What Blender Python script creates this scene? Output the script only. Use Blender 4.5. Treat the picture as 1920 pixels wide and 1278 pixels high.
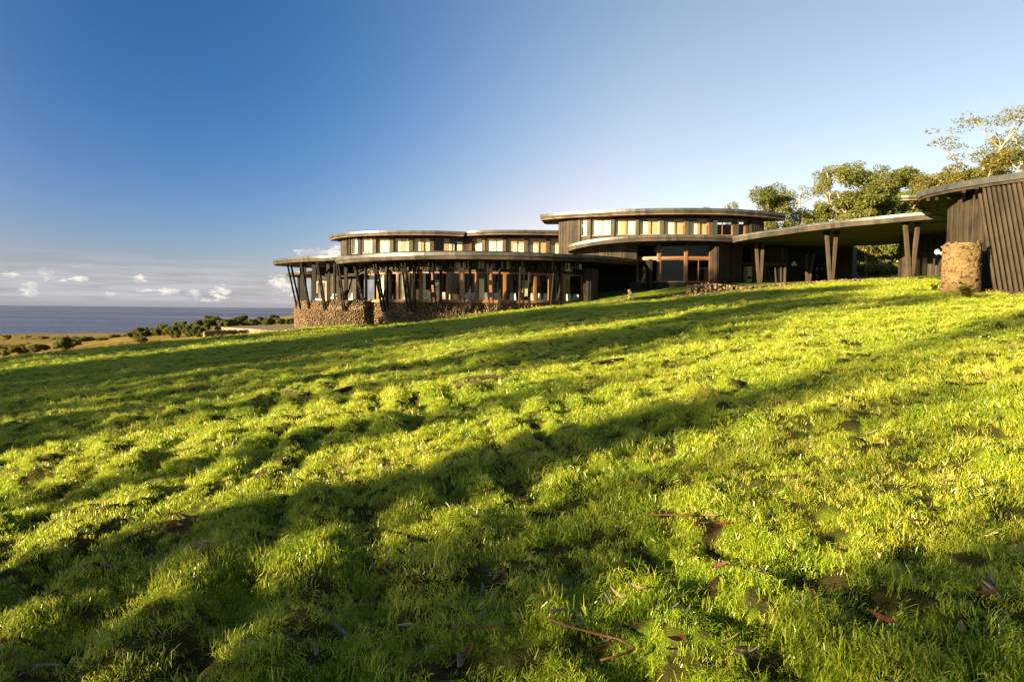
import bpy, bmesh, math, random
import numpy as np
from mathutils import Vector, Matrix, geometry

for o in list(bpy.data.objects):
    bpy.data.objects.remove(o)
scene = bpy.context.scene
COL = scene.collection
R = math.radians
rng = np.random.default_rng(7)
ORDW = ['first', 'second', 'third', 'fourth', 'fifth', 'sixth', 'seventh', 'eighth', 'ninth', 'tenth', 'eleventh', 'twelfth', 'thirteenth', 'fourteenth', 'fifteenth', 'sixteenth', 'seventeenth', 'eighteenth', 'nineteenth', 'twentieth',
        'twenty-first', 'twenty-second', 'twenty-third', 'twenty-fourth', 'twenty-fifth', 'twenty-sixth', 'twenty-seventh']
def ordinal(v, vals): return ORDW[sorted(vals).index(v)]
random.seed(7)

# ------------------------------------------------------------------ camera
# eye level is z = 0; the camera looks along +Y, a little down
PITCH = R(2.63); ROLL = 0.0089; FPX = 1280.0
_r0 = Vector((1, 0, 0)); _f = Vector((0, math.cos(PITCH), -math.sin(PITCH))); _u0 = Vector((0, math.sin(PITCH), math.cos(PITCH)))
_r = _r0 * math.cos(ROLL) + _u0 * math.sin(ROLL)
_u = _u0 * math.cos(ROLL) - _r0 * math.sin(ROLL)
cam = bpy.data.cameras.new('camera'); camo = bpy.data.objects.new('camera', cam); COL.objects.link(camo)
cam.sensor_width = 36.0; cam.lens = 24.0; cam.clip_start = 0.05; cam.clip_end = 200000
camo.matrix_world = Matrix((( _r.x, _u.x, -_f.x, 0), (_r.y, _u.y, -_f.y, 0), (_r.z, _u.z, -_f.z, 0), (0, 0, 0, 1)))
scene.camera = camo

# ------------------------------------------------------------------ light
SUN_AZ = R(236); SUN_EL = R(11)          # azimuth clockwise from +Y
sdir = Vector((math.sin(SUN_AZ) * math.cos(SUN_EL), math.cos(SUN_AZ) * math.cos(SUN_EL), math.sin(SUN_EL)))
sun = bpy.data.lights.new('sun', 'SUN'); suno = bpy.data.objects.new('sun', sun); COL.objects.link(suno)
sun.energy = 5.0; sun.angle = R(0.5); sun.color = (1.0, 0.82, 0.50)
suno.rotation_euler = sdir.to_track_quat('Z', 'Y').to_euler()
scene.view_settings.view_transform = 'Standard'; scene.view_settings.look = 'None'
scene.view_settings.exposure = 2.4; scene.view_settings.gamma = 1.0
scene.view_settings.use_curve_mapping = False

world = bpy.data.worlds.new('World'); scene.world = world; world.use_nodes = True
wn = world.node_tree; wn.nodes.clear()

class G:
    """tiny node-graph helper"""
    def __init__(s, nt): s.nt = nt
    def n(s, t, ins=None, **props):
        x = s.nt.nodes.new(t)
        for k, v in props.items(): setattr(x, k, v)
        for k, v in (ins or {}).items():
            if isinstance(v, bpy.types.NodeSocket): s.nt.links.new(v, x.inputs[k])
            else: x.inputs[k].default_value = v
        return x
    def m(s, op, a, b=0.0, c=0.0, clamp=False):
        x = s.n('ShaderNodeMath', {0: a, 1: b, 2: c}, operation=op); x.use_clamp = clamp
        return x.outputs[0]
    def mix(s, f, a, b, bt='MIX'):
        x = s.nt.nodes.new('ShaderNodeMix'); x.data_type = 'RGBA'; x.blend_type = bt
        for k, v in ((0, f), (6, a), (7, b)):
            if isinstance(v, bpy.types.NodeSocket): s.nt.links.new(v, x.inputs[k])
            else: x.inputs[k].default_value = v if not isinstance(v, tuple) else (v + (1,))[:4]
        return x.outputs[2]
    def ramp(s, f, stops):
        x = s.n('ShaderNodeValToRGB', {0: f}); e = x.color_ramp.elements
        while len(e) < len(stops): e.new(0.5)
        if len(stops) > 6: x.color_ramp.interpolation = 'B_SPLINE'
        for el, (p, c) in zip(e, stops):
            el.position = p; el.color = (c + (1,))[:4] if isinstance(c, tuple) else (c, c, c, 1)
        return x.outputs[0]
    def sm(s, v, a, b):
        x = s.n('ShaderNodeMapRange', {0: v, 1: a, 2: b, 3: 0.0, 4: 1.0}, interpolation_type='SMOOTHSTEP')
        return x.outputs[0]

g = G(wn)
sky = g.n('ShaderNodeTexSky', sky_type='NISHITA', sun_disc=False, sun_elevation=SUN_EL, sun_rotation=SUN_AZ,
          altitude=80, air_density=1.0, dust_density=0.4, ozone_density=1.6)
tc = g.n('ShaderNodeTexCoord')
sep = g.n('ShaderNodeSeparateXYZ', {0: tc.outputs['Generated']})
dx, dy, dz = sep.outputs
# polarised clear evening sky: deepest blue about 90 degrees from the sun, paler towards the antisolar side
lobe = g.n('ShaderNodeVectorMath', {0: tc.outputs['Generated'], 1: Vector((-0.3637, 0.8855, 0.2893))}, operation='DOT_PRODUCT').outputs['Value']
lobe = g.m('EXPONENT', g.m('MULTIPLY', g.m('SUBTRACT', lobe, 1.0), 20.0))
def quad(c):
    v = g.m('ADD', g.m('MULTIPLY', dx, c[1]), c[0]); v = g.m('ADD', v, g.m('MULTIPLY', dz, c[2])); v = g.m('ADD', v, g.m('MULTIPLY', g.m('MULTIPLY', dx, dx), c[3]))
    v = g.m('ADD', v, g.m('MULTIPLY', g.m('MULTIPLY', dz, dz), c[4])); v = g.m('ADD', v, g.m('MULTIPLY', g.m('MULTIPLY', dx, dz), c[5]))
    return g.m('MINIMUM', g.m('EXPONENT', g.m('ADD', v, g.m('MULTIPLY', lobe, c[6]))), c[7])
tint = g.n('ShaderNodeCombineXYZ', {0: quad((0.299, 0.556, -0.811, -0.921, -0.515, 1.073, -1.275, 1.10)), 1: quad((-0.306, 0.458, 0.711, -0.492, -1.341, 0.409, -0.546, 0.86)), 2: quad((-0.32, 0.073, 0.678, -0.268, -1.009, 0.407, -0.169, 0.8))}).outputs[0]
suns = g.n('ShaderNodeVectorMath', {0: tc.outputs['Generated'], 1: sdir}, operation='DOT_PRODUCT').outputs['Value']
tint = g.mix(g.sm(suns, 0.0, 0.7), tint, (0.9, 0.9, 0.9))
skyc = g.mix(1.0, sky.outputs[0], tint, 'MULTIPLY')
# clouds low over the sea, placed by direction (azimuth a, elevation e)
az = g.m('ARCTAN2', dx, dy)
el = g.m('ARCSINE', dz)
vec = g.n('ShaderNodeCombineXYZ', {0: az, 1: g.m('MULTIPLY', el, 2.2), 2: 0.0}).outputs[0]
nz = g.n('ShaderNodeTexNoise', {'Vector': vec, 'Scale': 95.0, 'Detail': 8.0, 'Roughness': 0.66}).outputs[0]
nzb = g.n('ShaderNodeTexNoise', {'Vector': vec, 'Scale': 26.0, 'Detail': 3.0, 'Roughness': 0.5}).outputs[0]
vs = g.n('ShaderNodeCombineXYZ', {0: g.m('MULTIPLY', az, 1.0), 1: g.m('MULTIPLY', el, 14.0), 2: 3.0}).outputs[0]
ns = g.n('ShaderNodeTexNoise', {'Vector': vs, 'Scale': 7.0, 'Detail': 5.0, 'Roughness': 0.6}).outputs[0]
haze = g.m('MULTIPLY', g.m('SUBTRACT', 1.0, g.sm(el, -0.02, 0.09)), 0.75)
skyc = g.mix(haze, skyc, (1.45, 1.66, 2.05))
band = g.m('MULTIPLY', g.sm(ns, 0.36, 0.64), g.m('MULTIPLY', g.sm(el, 0.0, 0.01), g.m('SUBTRACT', 1.0, g.sm(el, 0.035, 0.075))))
band = g.m('MULTIPLY', band, g.m('SUBTRACT', 1.0, g.sm(az, -0.15, 0.35)))
skyc = g.mix(g.m('MULTIPLY', band, 0.75), skyc, (2.35, 2.4, 2.6))
def pxdir(px, py):
    d = _f + _r * ((px - 960) / FPX) + _u * ((639 - py) / FPX); d.normalize()
    return math.atan2(d.x, d.y), math.asin(d.z)
puffs = [(412, 549, 18, 13), (364, 550, 12, 8), (315, 547, 24, 7), (262, 523, 14, 7), (146, 522, 20, 5), (100, 522, 26, 6), (54, 541, 20, 13),
         (268, 544, 16, 4), (522, 530, 18, 14), (600, 474, 46, 8), (632, 466, 14, 8), (20, 514, 14, 5), (395, 563, 26, 3), (85, 510, 16, 8), (205, 551, 14, 4), (555, 540, 22, 12)]
dens = None
for px, py, rx, ry in puffs:
    a0, e0 = pxdir(px, py)
    ax = g.m('DIVIDE', g.m('SUBTRACT', az, a0), rx * 1.35 / FPX * math.cos(a0) ** 2)
    ey = g.m('DIVIDE', g.m('SUBTRACT', el, e0), ry * 1.35 / FPX * math.cos(a0))
    d = g.m('SUBTRACT', 1.0, g.m('ADD', g.m('MULTIPLY', ax, ax), g.m('MULTIPLY', ey, ey)))
    dens = d if dens is None else g.m('MAXIMUM', dens, d)
den = g.m('ADD', dens, g.m('MULTIPLY', g.m('SUBTRACT', nz, 0.54), 4.0))
cm = g.m('MULTIPLY', g.sm(den, 0.05, 0.9), g.sm(dens, -0.6, 0.15))
cc = g.ramp(g.sm(nzb, 0.35, 0.65), [(0.0, (2.2, 2.15, 2.35)), (1.0, (4.1, 3.8, 3.35))])
skyc = g.mix(g.m('MULTIPLY', cm, 0.9), skyc, cc)
bg = g.n('ShaderNodeBackground', {'Color': skyc, 'Strength': 0.050})
out = g.n('ShaderNodeOutputWorld', {'Surface': bg.outputs[0]})

# ------------------------------------------------------------------ helpers
def W(px, py, Y):
    """world point at depth Y seen at this place of the photograph"""
    d = _f + _r * ((px - 960) / FPX) + _u * ((639 - py) / FPX)
    return d * (Y / d.y)
ORG = {}
def meta(o, label=None, cat=None, group=None, kind=None):
    if label: o['label'] = label
    if cat: o['category'] = cat
    if group: o['group'] = group
    if kind: o['kind'] = kind
    return o
def thing(name, label, cat, loc=(0, 0, 0), group=None):
    o = bpy.data.objects.new(name, None); COL.objects.link(o); o.location = loc; o.empty_display_size = 0.3
    ORG[o] = Vector(loc); return meta(o, label, cat, group)
def link(name, me, parent=None, loc=None, rot=None, scale=None):
    o = bpy.data.objects.new(name, me); COL.objects.link(o)
    base = ORG.get(parent, Vector((0, 0, 0)))
    if parent: o.parent = parent
    if loc is not None:
        o.location = Vector(loc) - base; ORG[o] = Vector(loc)
    else: ORG[o] = base
    if rot is not None: o.rotation_euler = rot
    if scale is not None: o.scale = scale
    return o
class MB:
    def __init__(s): s.v = []; s.f = []
    def add(s, vs, fs):
        k = len(s.v); s.v += [tuple(p) for p in vs]; s.f += [tuple(i + k for i in f) for f in fs]
    def hexa(s, b, t):
        """bottom quad, top quad (same winding, counterclockwise seen from above)"""
        s.add(list(b) + list(t), [(3, 2, 1, 0), (4, 5, 6, 7), (0, 1, 5, 4), (1, 2, 6, 5), (2, 3, 7, 6), (3, 0, 4, 7)])
    def box(s, x0, x1, y0, y1, z0, z1):
        s.hexa([(x0, y0, z0), (x1, y0, z0), (x1, y1, z0), (x0, y1, z0)], [(x0, y0, z1), (x1, y0, z1), (x1, y1, z1), (x0, y1, z1)])
    def beam(s, a, b, w, d, side=None):
        """bar from a to b; w along 'side', d across it"""
        a = Vector(a); b = Vector(b); t = (b - a).normalized()
        sd = Vector(side) if side is not None else (Vector((0, 0, 1)) if abs(t.z) < 0.9 else Vector((1, 0, 0)))
        sd = (sd - t * sd.dot(t)).normalized(); n = t.cross(sd)
        q = [(-1, -1), (1, -1), (1, 1), (-1, 1)]
        s.hexa([a + sd * (i * w / 2) + n * (j * d / 2) for i, j in q], [b + sd * (i * w / 2) + n * (j * d / 2) for i, j in q])
    def slab(s, p0, p1, z0, z1, o0, o1):
        """upright panel along plan segment p0-p1, between offsets o0..o1 along its outward (towards viewer) normal"""
        dx_, dy_ = p1[0] - p0[0], p1[1] - p0[1]; L = math.hypot(dx_, dy_) or 1e-6; nx, ny = dy_ / L, -dx_ / L
        def q(z): return [(p0[0] + nx * o1, p0[1] + ny * o1, z), (p1[0] + nx * o1, p1[1] + ny * o1, z), (p1[0] + nx * o0, p1[1] + ny * o0, z), (p0[0] + nx * o0, p0[1] + ny * o0, z)]
        s.hexa(q(z0), q(z1))
    def tube(s, pts, rad, n=6, cap=True):
        pts = [Vector(p) for p in pts]; k0 = len(s.v); ref = Vector((0.3, 0.9, 0.2))
        for i, p in enumerate(pts):
            t = (pts[min(i + 1, len(pts) - 1)] - pts[max(i - 1, 0)])
            t = t.normalized() if t.length > 1e-9 else Vector((0, 0, 1))
            a = t.cross(ref); a = a.normalized() if a.length > 1e-4 else t.orthogonal().normalized(); b = t.cross(a)
            for j in range(n):
                an = 2 * math.pi * j / n
                s.v.append(tuple(p + (a * math.cos(an) + b * math.sin(an)) * rad[i]))
        for i in range(len(pts) - 1):
            for j in range(n):
                s.f.append((k0 + i * n + j, k0 + i * n + (j + 1) % n, k0 + (i + 1) * n + (j + 1) % n, k0 + (i + 1) * n + j))
        if cap: s.f.append(tuple(k0 + (len(pts) - 1) * n + j for j in range(n)))
    def mesh(s, name, mat, org=(0, 0, 0), smooth=False):
        me = bpy.data.meshes.new(name); o = Vector(org)
        me.from_pydata([(x - o.x, y - o.y, z - o.z) for x, y, z in s.v], [], s.f)
        if mat: me.materials.append(mat)
        if smooth: me.polygons.foreach_set('use_smooth', [True] * len(me.polygons))
        me.update(); return me
    def build(s, name, mat, parent=None, smooth=False, kind=None, loc=None, label=None):
        org = ORG.get(parent, Vector((0, 0, 0))) if loc is None else Vector(loc)
        me = s.mesh(name, mat, org, smooth)
        o = link(name, me, parent, loc=None if loc is None else loc)
        return meta(o, kind=kind, label=label)
def fast_mesh(name, V, F, mat, smooth=False):
    """V (n,3) array, F (m,k) int array"""
    me = bpy.data.meshes.new(name); k = F.shape[1]
    me.vertices.add(len(V)); me.vertices.foreach_set('co', np.ascontiguousarray(V, dtype=np.float32).ravel())
    me.loops.add(F.size); me.loops.foreach_set('vertex_index', F.ravel().astype(np.int32))
    me.polygons.add(len(F)); me.polygons.foreach_set('loop_start', np.arange(0, F.size, k, dtype=np.int32))
    me.polygons.foreach_set('loop_total', np.full(len(F), k, dtype=np.int32))
    if smooth: me.polygons.foreach_set('use_smooth', np.ones(len(F), dtype=bool))
    if mat: me.materials.append(mat)
    me.update(calc_edges=True); me.validate(); return me
def curve(pts, name=None):
    """smooth Y(px) through (px, Y) points"""
    P = np.array(sorted(pts), float); x, y = P[:, 0], P[:, 1]
    m = np.gradient(y, x)
    def fn(q):
        q = float(q)
        if q <= x[0]: return float(y[0] + m[0] * (q - x[0]))
        if q >= x[-1]: return float(y[-1] + m[-1] * (q - x[-1]))
        i = int(np.searchsorted(x, q) - 1); i = max(0, min(i, len(x) - 2)); h = x[i + 1] - x[i]; t = (q - x[i]) / h
        return float((2*t**3-3*t**2+1)*y[i] + (t**3-2*t**2+t)*h*m[i] + (-2*t**3+3*t**2)*y[i+1] + (t**3-t**2)*h*m[i+1])
    return fn
def XY(px, Y): p = W(px, 540, Y); return (p.x, p.y)
def ZZ(px, py, Y): return W(px, py, Y).z
# numpy value noise
def _h(ix, iy, s):
    n = (ix.astype(np.int64) * 374761393 + iy.astype(np.int64) * 668265263 + s * 974711) & 0xffffffff
    n = ((n ^ (n >> 13)) * 1274126177) & 0xffffffff
    return ((n ^ (n >> 16)) & 0xffff) / 65535.0
def vnoise(x, y, s=0):
    ix = np.floor(x); iy = np.floor(y); fx = x - ix; fy = y - iy
    fx = fx * fx * fx * (fx * (fx * 6 - 15) + 10); fy = fy * fy * fy * (fy * (fy * 6 - 15) + 10)
    a = _h(ix, iy, s); b = _h(ix + 1, iy, s); c = _h(ix, iy + 1, s); d = _h(ix + 1, iy + 1, s)
    return (a + (b - a) * fx) * (1 - fy) + (c + (d - c) * fx) * fy
def fbm(x, y, o=4, s=0, rough=0.5):
    t = 0; a = 1; n = 0
    for i in range(o):
        t = t + a * vnoise(x * 2**i + 17.3 * i, y * 2**i - 9.1 * i, s + i); n += a; a *= rough
    return t / n
def sms(a, b, x): t = np.clip((x - a) / (b - a), 0, 1); return t * t * (3 - 2 * t)

# ------------------------------------------------------------------ materials
def mat(name):
    m = bpy.data.materials.new(name); m.use_nodes = True; m.node_tree.nodes.clear(); return m, G(m.node_tree)
def finish(m, g, shader, disp=None):
    g.n('ShaderNodeOutputMaterial', {'Surface': shader}); return m
def prin(g, col, rough=0.8, spec=0.3, metal=0.0, normal=None, **kw):
    ins = {'Base Color': col if isinstance(col, bpy.types.NodeSocket) else (col + (1,))[:4], 'Roughness': rough, 'Specular IOR Level': spec, 'Metallic': metal}
    if normal is not None: ins['Normal'] = normal
    ins.update(kw)
    return g.n('ShaderNodeBsdfPrincipled', ins).outputs[0]
def bump(g, h, st=0.4, dist=0.02): return g.n('ShaderNodeBump', {'Height': h, 'Strength': st, 'Distance': dist}).outputs[0]
def timber(name, a, b, rough=0.75, island=0.5, zs=0.25, sc=9.0, spec=0.25):
    m, g = mat(name)
    geo = g.n('ShaderNodeNewGeometry')
    mp = g.n('ShaderNodeMapping', {0: geo.outputs['Position'], 3: (1, 1, zs)}).outputs[0]
    n1 = g.n('ShaderNodeTexNoise', {'Vector': mp, 'Scale': sc, 'Detail': 6.0, 'Roughness': 0.7}).outputs[0]
    n2 = g.n('ShaderNodeTexNoise', {'Vector': geo.outputs['Position'], 'Scale': 1.3, 'Detail': 3.0}).outputs[0]
    f = g.m('ADD', g.m('MULTIPLY', n1, 0.9), g.m('MULTIPLY', g.m('SUBTRACT', geo.outputs['Random Per Island'], 0.5), island))
    f = g.m('ADD', f, g.m('MULTIPLY', g.m('SUBTRACT', n2, 0.5), 0.7))
    c = g.ramp(f, [(0.15, a), (0.8, b)])
    return finish(m, g, prin(g, c, rough, spec, normal=bump(g, n1, 0.35, 0.01)))
M = {}
M['plank'] = timber('dark_stained_planks', (0.010, 0.007, 0.005), (0.058, 0.038, 0.022))
M['plank_warm'] = timber('weathered_planks', (0.009, 0.0065, 0.004), (0.056, 0.039, 0.021))
M['post'] = timber('black_stained_post', (0.004, 0.003, 0.0025), (0.018, 0.013, 0.009))
M['post_light'] = timber('brown_stained_post', (0.022, 0.016, 0.010), (0.075, 0.053, 0.030))
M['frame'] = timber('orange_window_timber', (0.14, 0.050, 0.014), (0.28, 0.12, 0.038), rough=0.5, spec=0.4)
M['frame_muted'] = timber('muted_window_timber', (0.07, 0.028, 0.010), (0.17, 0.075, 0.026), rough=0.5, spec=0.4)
M['fascia'] = timber('fascia_board', (0.018, 0.013, 0.008), (0.062, 0.043, 0.024), zs=3.0, sc=3.0)
M['soffit'] = timber('soffit_boards', (0.020, 0.015, 0.010), (0.052, 0.038, 0.024), zs=1.0, sc=3.0)
M['soffit_trim'] = timber('pale_soffit_trim', (0.16, 0.095, 0.04), (0.30, 0.19, 0.095), zs=3.0, sc=3.0)
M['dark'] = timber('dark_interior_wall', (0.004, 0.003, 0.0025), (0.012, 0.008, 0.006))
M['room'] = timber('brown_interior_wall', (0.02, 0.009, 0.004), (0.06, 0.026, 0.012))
M['metal'] = None
m, g = mat('roof_edge_metal'); geo = g.n('ShaderNodeNewGeometry')
n1 = g.n('ShaderNodeTexNoise', {'Vector': geo.outputs['Position'], 'Scale': 2.5, 'Detail': 5.0}).outputs[0]
c = g.ramp(g.m('ADD', n1, g.m('MULTIPLY', g.m('SUBTRACT', geo.outputs['Random Per Island'], 0.5), 0.35)), [(0.2, (0.035, 0.035, 0.034)), (0.8, (0.095, 0.09, 0.08))])
M['metal'] = finish(m, g, prin(g, c, 0.45, 0.5, 0.35))
def stone_mat(name, stops, sc=1.5):
    m, g = mat(name); geo = g.n('ShaderNodeNewGeometry')
    n1 = g.n('ShaderNodeTexNoise', {'Vector': geo.outputs['Position'], 'Scale': 22.0, 'Detail': 6.0, 'Roughness': 0.7}).outputs[0]
    n2 = g.n('ShaderNodeTexNoise', {'Vector': geo.outputs['Position'], 'Scale': sc, 'Detail': 2.0}).outputs[0]
    oi = g.n('ShaderNodeObjectInfo').outputs['Random']
    f = g.m('ADD', g.m('MULTIPLY', n1, 0.5), g.m('ADD', g.m('MULTIPLY', geo.outputs['Random Per Island'], 0.28), g.m('ADD', g.m('MULTIPLY', oi, 0.2), g.m('MULTIPLY', g.m('SUBTRACT', n2, 0.5), 0.5))))
    c = g.ramp(f, stops)
    return finish(m, g, prin(g, c, 0.95, 0.15, normal=bump(g, n1, 0.9, 0.03)))
M['stone'] = stone_mat('volcanic_fieldstone', [(0.12, (0.028, 0.018, 0.011)), (0.45, (0.12, 0.077, 0.042)), (0.85, (0.31, 0.22, 0.125))])
M['pier_stone'] = stone_mat('ochre_pier_stone', [(0.15, (0.05, 0.030, 0.013)), (0.5, (0.12, 0.075, 0.032)), (0.9, (0.20, 0.138, 0.064))], 2.2)
M['rock'] = stone_mat('black_lava_rock', [(0.1, (0.008, 0.007, 0.006)), (0.8, (0.04, 0.03, 0.025))])
M['mortar'] = stone_mat('dark_joint', [(0.1, (0.03, 0.018, 0.01)), (0.9, (0.08, 0.052, 0.028))])
def plain(name, col, rough=0.7, spec=0.3, var=0.25, sc=8.0):
    m, g = mat(name); geo = g.n('ShaderNodeNewGeometry')
    n1 = g.n('ShaderNodeTexNoise', {'Vector': geo.outputs['Position'], 'Scale': sc, 'Detail': 4.0}).outputs[0]
    c = g.mix(g.m('MULTIPLY', n1, 1.0), tuple(x * (1 - var) for x in col), tuple(min(1, x * (1 + var)) for x in col))
    return finish(m, g, prin(g, c, rough, spec))
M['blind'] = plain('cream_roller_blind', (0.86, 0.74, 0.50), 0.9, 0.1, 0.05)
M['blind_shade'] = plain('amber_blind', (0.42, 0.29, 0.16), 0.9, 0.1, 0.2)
M['white'] = plain('white_fabric', (0.78, 0.76, 0.72), 0.8, 0.2, 0.06)
M['lamp_shell'] = plain('white_lamp_housing', (0.8, 0.79, 0.75), 0.5, 0.4, 0.05)
M['tan'] = plain('dry_path_gravel', (0.16, 0.125, 0.085), 0.95, 0.1, 0.25, 1.5)
M['floor'] = plain('timber_floor', (0.12, 0.07, 0.035), 0.5, 0.4, 0.2)
M['door_grey'] = timber('grey_brown_door_timber', (0.035, 0.026, 0.017), (0.09, 0.066, 0.043))
m, g = mat('window_glass')
fr = g.n('ShaderNodeFresnel', {'IOR': 1.55}).outputs[0]
tr = g.n('ShaderNodeBsdfTransparent', {0: (0.90, 0.92, 0.90, 1)}).outputs[0]
gl = g.n('ShaderNodeBsdfGlossy', {0: (0.95, 0.95, 0.95, 1), 'Roughness': 0.01}).outputs[0]
mx = g.n('ShaderNodeMixShader', {0: g.m('MULTIPLY', fr, 0.2, clamp=True), 1: tr, 2: gl}).outputs[0]
M['glass'] = finish(m, g, mx)
def leafmat(name, cols, trans=0.35, rough=0.55, pos_sc=0.25):
    m, g = mat(name); geo = g.n('ShaderNodeNewGeometry')
    oi = g.n('ShaderNodeObjectInfo').outputs['Random']
    n2 = g.n('ShaderNodeTexNoise', {'Vector': geo.outputs['Position'], 'Scale': pos_sc, 'Detail': 3.0}).outputs[0]
    f = g.m('ADD', g.m('MULTIPLY', geo.outputs['Random Per Island'], 0.55), g.m('ADD', g.m('MULTIPLY', oi, 0.25), g.m('MULTIPLY', g.m('SUBTRACT', n2, 0.4), 0.9)))
    c = g.ramp(f, cols)
    p = prin(g, c, rough, 0.3)
    t = g.n('ShaderNodeBsdfTranslucent', {'Color': g.mix(0.5, c, (0.20, 0.19, 0.03))}).outputs[0]
    return finish(m, g, g.n('ShaderNodeMixShader', {0: trans, 1: p, 2: t}).outputs[0])
M['euc'] = leafmat('eucalyptus_leaves', [(0.0, (0.05, 0.062, 0.010)), (0.4, (0.11, 0.125, 0.020)), (0.75, (0.20, 0.185, 0.035)), (1.0, (0.28, 0.14, 0.04))], 0.45)
M['bushleaf'] = leafmat('dark_bush_leaves', [(0.0, (0.035, 0.045, 0.010)), (0.5, (0.09, 0.10, 0.02)), (1.0, (0.18, 0.16, 0.035))], 0.35)
M['yellowleaf'] = leafmat('yellow_green_leaves', [(0.0, (0.07, 0.065, 0.01)), (0.6, (0.16, 0.135, 0.02)), (1.0, (0.24, 0.18, 0.03))], 0.35)
M['bark'] = timber('pale_eucalyptus_bark', (0.14, 0.10, 0.065), (0.42, 0.33, 0.23), zs=0.3, sc=4.0)
M['barkdark'] = timber('dead_wood', (0.015, 0.009, 0.006), (0.075, 0.043, 0.022), zs=1, sc=12.0)
M['twig'] = timber('red_brown_twig', (0.03, 0.012, 0.006), (0.13, 0.055, 0.022), zs=1, sc=30.0)
M['leaf_red'] = leafmat('red_dry_leaf', [(0.0, (0.07, 0.02, 0.010)), (1.0, (0.20, 0.07, 0.03))], 0.2, 0.5, 40)
M['leaf_tan'] = leafmat('tan_dry_leaf', [(0.0, (0.12, 0.075, 0.035)), (1.0, (0.30, 0.21, 0.11))], 0.2, 0.5, 40)
M['leaf_grey'] = leafmat('grey_dry_leaf', [(0.0, (0.06, 0.052, 0.045)), (1.0, (0.19, 0.17, 0.15))], 0.1, 0.5, 40)
# grass blade: colour drifts in patches over the lawn, each tuft a little different
m, g = mat('grass_blade'); geo = g.n('ShaderNodeNewGeometry'); P_ = geo.outputs['Position']
oi = g.n('ShaderNodeObjectInfo').outputs['Random']
n1 = g.n('ShaderNodeTexNoise', {'Vector': P_, 'Scale': 0.55, 'Detail': 4.0, 'Roughness': 0.6}).outputs[0]
n2 = g.n('ShaderNodeTexNoise', {'Vector': P_, 'Scale': 3.5, 'Detail': 3.0, 'Roughness': 0.6}).outputs[0]
f = g.m('ADD', g.m('MULTIPLY', geo.outputs['Random Per Island'], 0.42), g.m('ADD', g.m('MULTIPLY', oi, 0.18), g.m('ADD', g.m('MULTIPLY', g.m('SUBTRACT', n1, 0.5), 0.9), g.m('MULTIPLY', n2, 0.55))))
c = g.ramp(f, [(0.10, (0.070, 0.17, 0.006)), (0.34, (0.17, 0.27, 0.008)), (0.60, (0.32, 0.36, 0.014)), (0.84, (0.45, 0.41, 0.045)), (1.0, (0.56, 0.42, 0.15))])
p = prin(g, c, 0.34, 0.6)
t = g.n('ShaderNodeBsdfTranslucent', {'Color': g.mix(0.5, c, (0.58, 0.62, 0.03))}).outputs[0]
M['blade'] = finish(m, g, g.n('ShaderNodeMixShader', {0: 0.40, 1: p, 2: t}).outputs[0])
# lawn soil and thatch under the blades
m, g = mat('lawn_ground'); geo = g.n('ShaderNodeNewGeometry'); P_ = geo.outputs['Position']
n1 = g.n('ShaderNodeTexNoise', {'Vector': P_, 'Scale': 1.1, 'Detail': 6.0, 'Roughness': 0.65}).outputs[0]
n2 = g.n('ShaderNodeTexNoise', {'Vector': P_, 'Scale': 14.0, 'Detail': 6.0, 'Roughness': 0.75}).outputs[0]
at = g.n('ShaderNodeAttribute', attribute_name='bare').outputs['Fac']
gr = g.ramp(g.m('ADD', g.m('MULTIPLY', n1, 0.6), g.m('MULTIPLY', n2, 0.45)), [(0.25, (0.03, 0.05, 0.005)), (0.55, (0.13, 0.17, 0.012)), (0.85, (0.22, 0.20, 0.03))])
so = g.ramp(n2, [(0.25, (0.008, 0.005, 0.003)), (0.7, (0.042, 0.024, 0.013))])
c = g.mix(at, gr, so)
M['lawn'] = finish(m, g, prin(g, c, 1.0, 0.05, normal=bump(g, n2, 0.8, 0.05)))
# coastal plain: straw, ochre and dark scrub drifting in long bands
m, g = mat('dry_field'); geo = g.n('ShaderNodeNewGeometry'); P_ = geo.outputs['Position']
n0 = g.n('ShaderNodeTexNoise', {'Vector': g.n('ShaderNodeMapping', {0: P_, 3: (0.35, 1, 1)}).outputs[0], 'Scale': 0.012, 'Detail': 6.0, 'Roughness': 0.6}).outputs[0]
n1 = g.n('ShaderNodeTexNoise', {'Vector': P_, 'Scale': 0.11, 'Detail': 7.0, 'Roughness': 0.7}).outputs[0]
n2 = g.n('ShaderNodeTexNoise', {'Vector': P_, 'Scale': 1.4, 'Detail': 6.0, 'Roughness': 0.75}).outputs[0]
c = g.ramp(g.m('ADD', g.m('MULTIPLY', n0, 0.75), g.m('MULTIPLY', n1, 0.35)), [(0.40, (0.045, 0.028, 0.010)), (0.46, (0.12, 0.072, 0.016)), (0.51, (0.26, 0.165, 0.035)), (0.56, (0.11, 0.085, 0.018)), (0.62, (0.27, 0.18, 0.05)), (0.70, (0.30, 0.24, 0.12))])
c = g.mix(g.sm(n2, 0.52, 0.75), c, (0.05, 0.045, 0.015))
M['field'] = finish(m, g, prin(g, c, 1.0, 0.05, normal=bump(g, n2, 0.6, 0.3)))
m, g = mat('sea_water'); geo = g.n('ShaderNodeNewGeometry'); P_ = geo.outputs['Position']
n0 = g.n('ShaderNodeTexNoise', {'Vector': g.n('ShaderNodeMapping', {0: P_, 3: (0.25, 1, 1)}).outputs[0], 'Scale': 0.00035, 'Detail': 8.0, 'Roughness': 0.6}).outputs[0]
n1 = g.n('ShaderNodeTexNoise', {'Vector': P_, 'Scale': 0.05, 'Detail': 6.0, 'Roughness': 0.7}).outputs[0]
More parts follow.
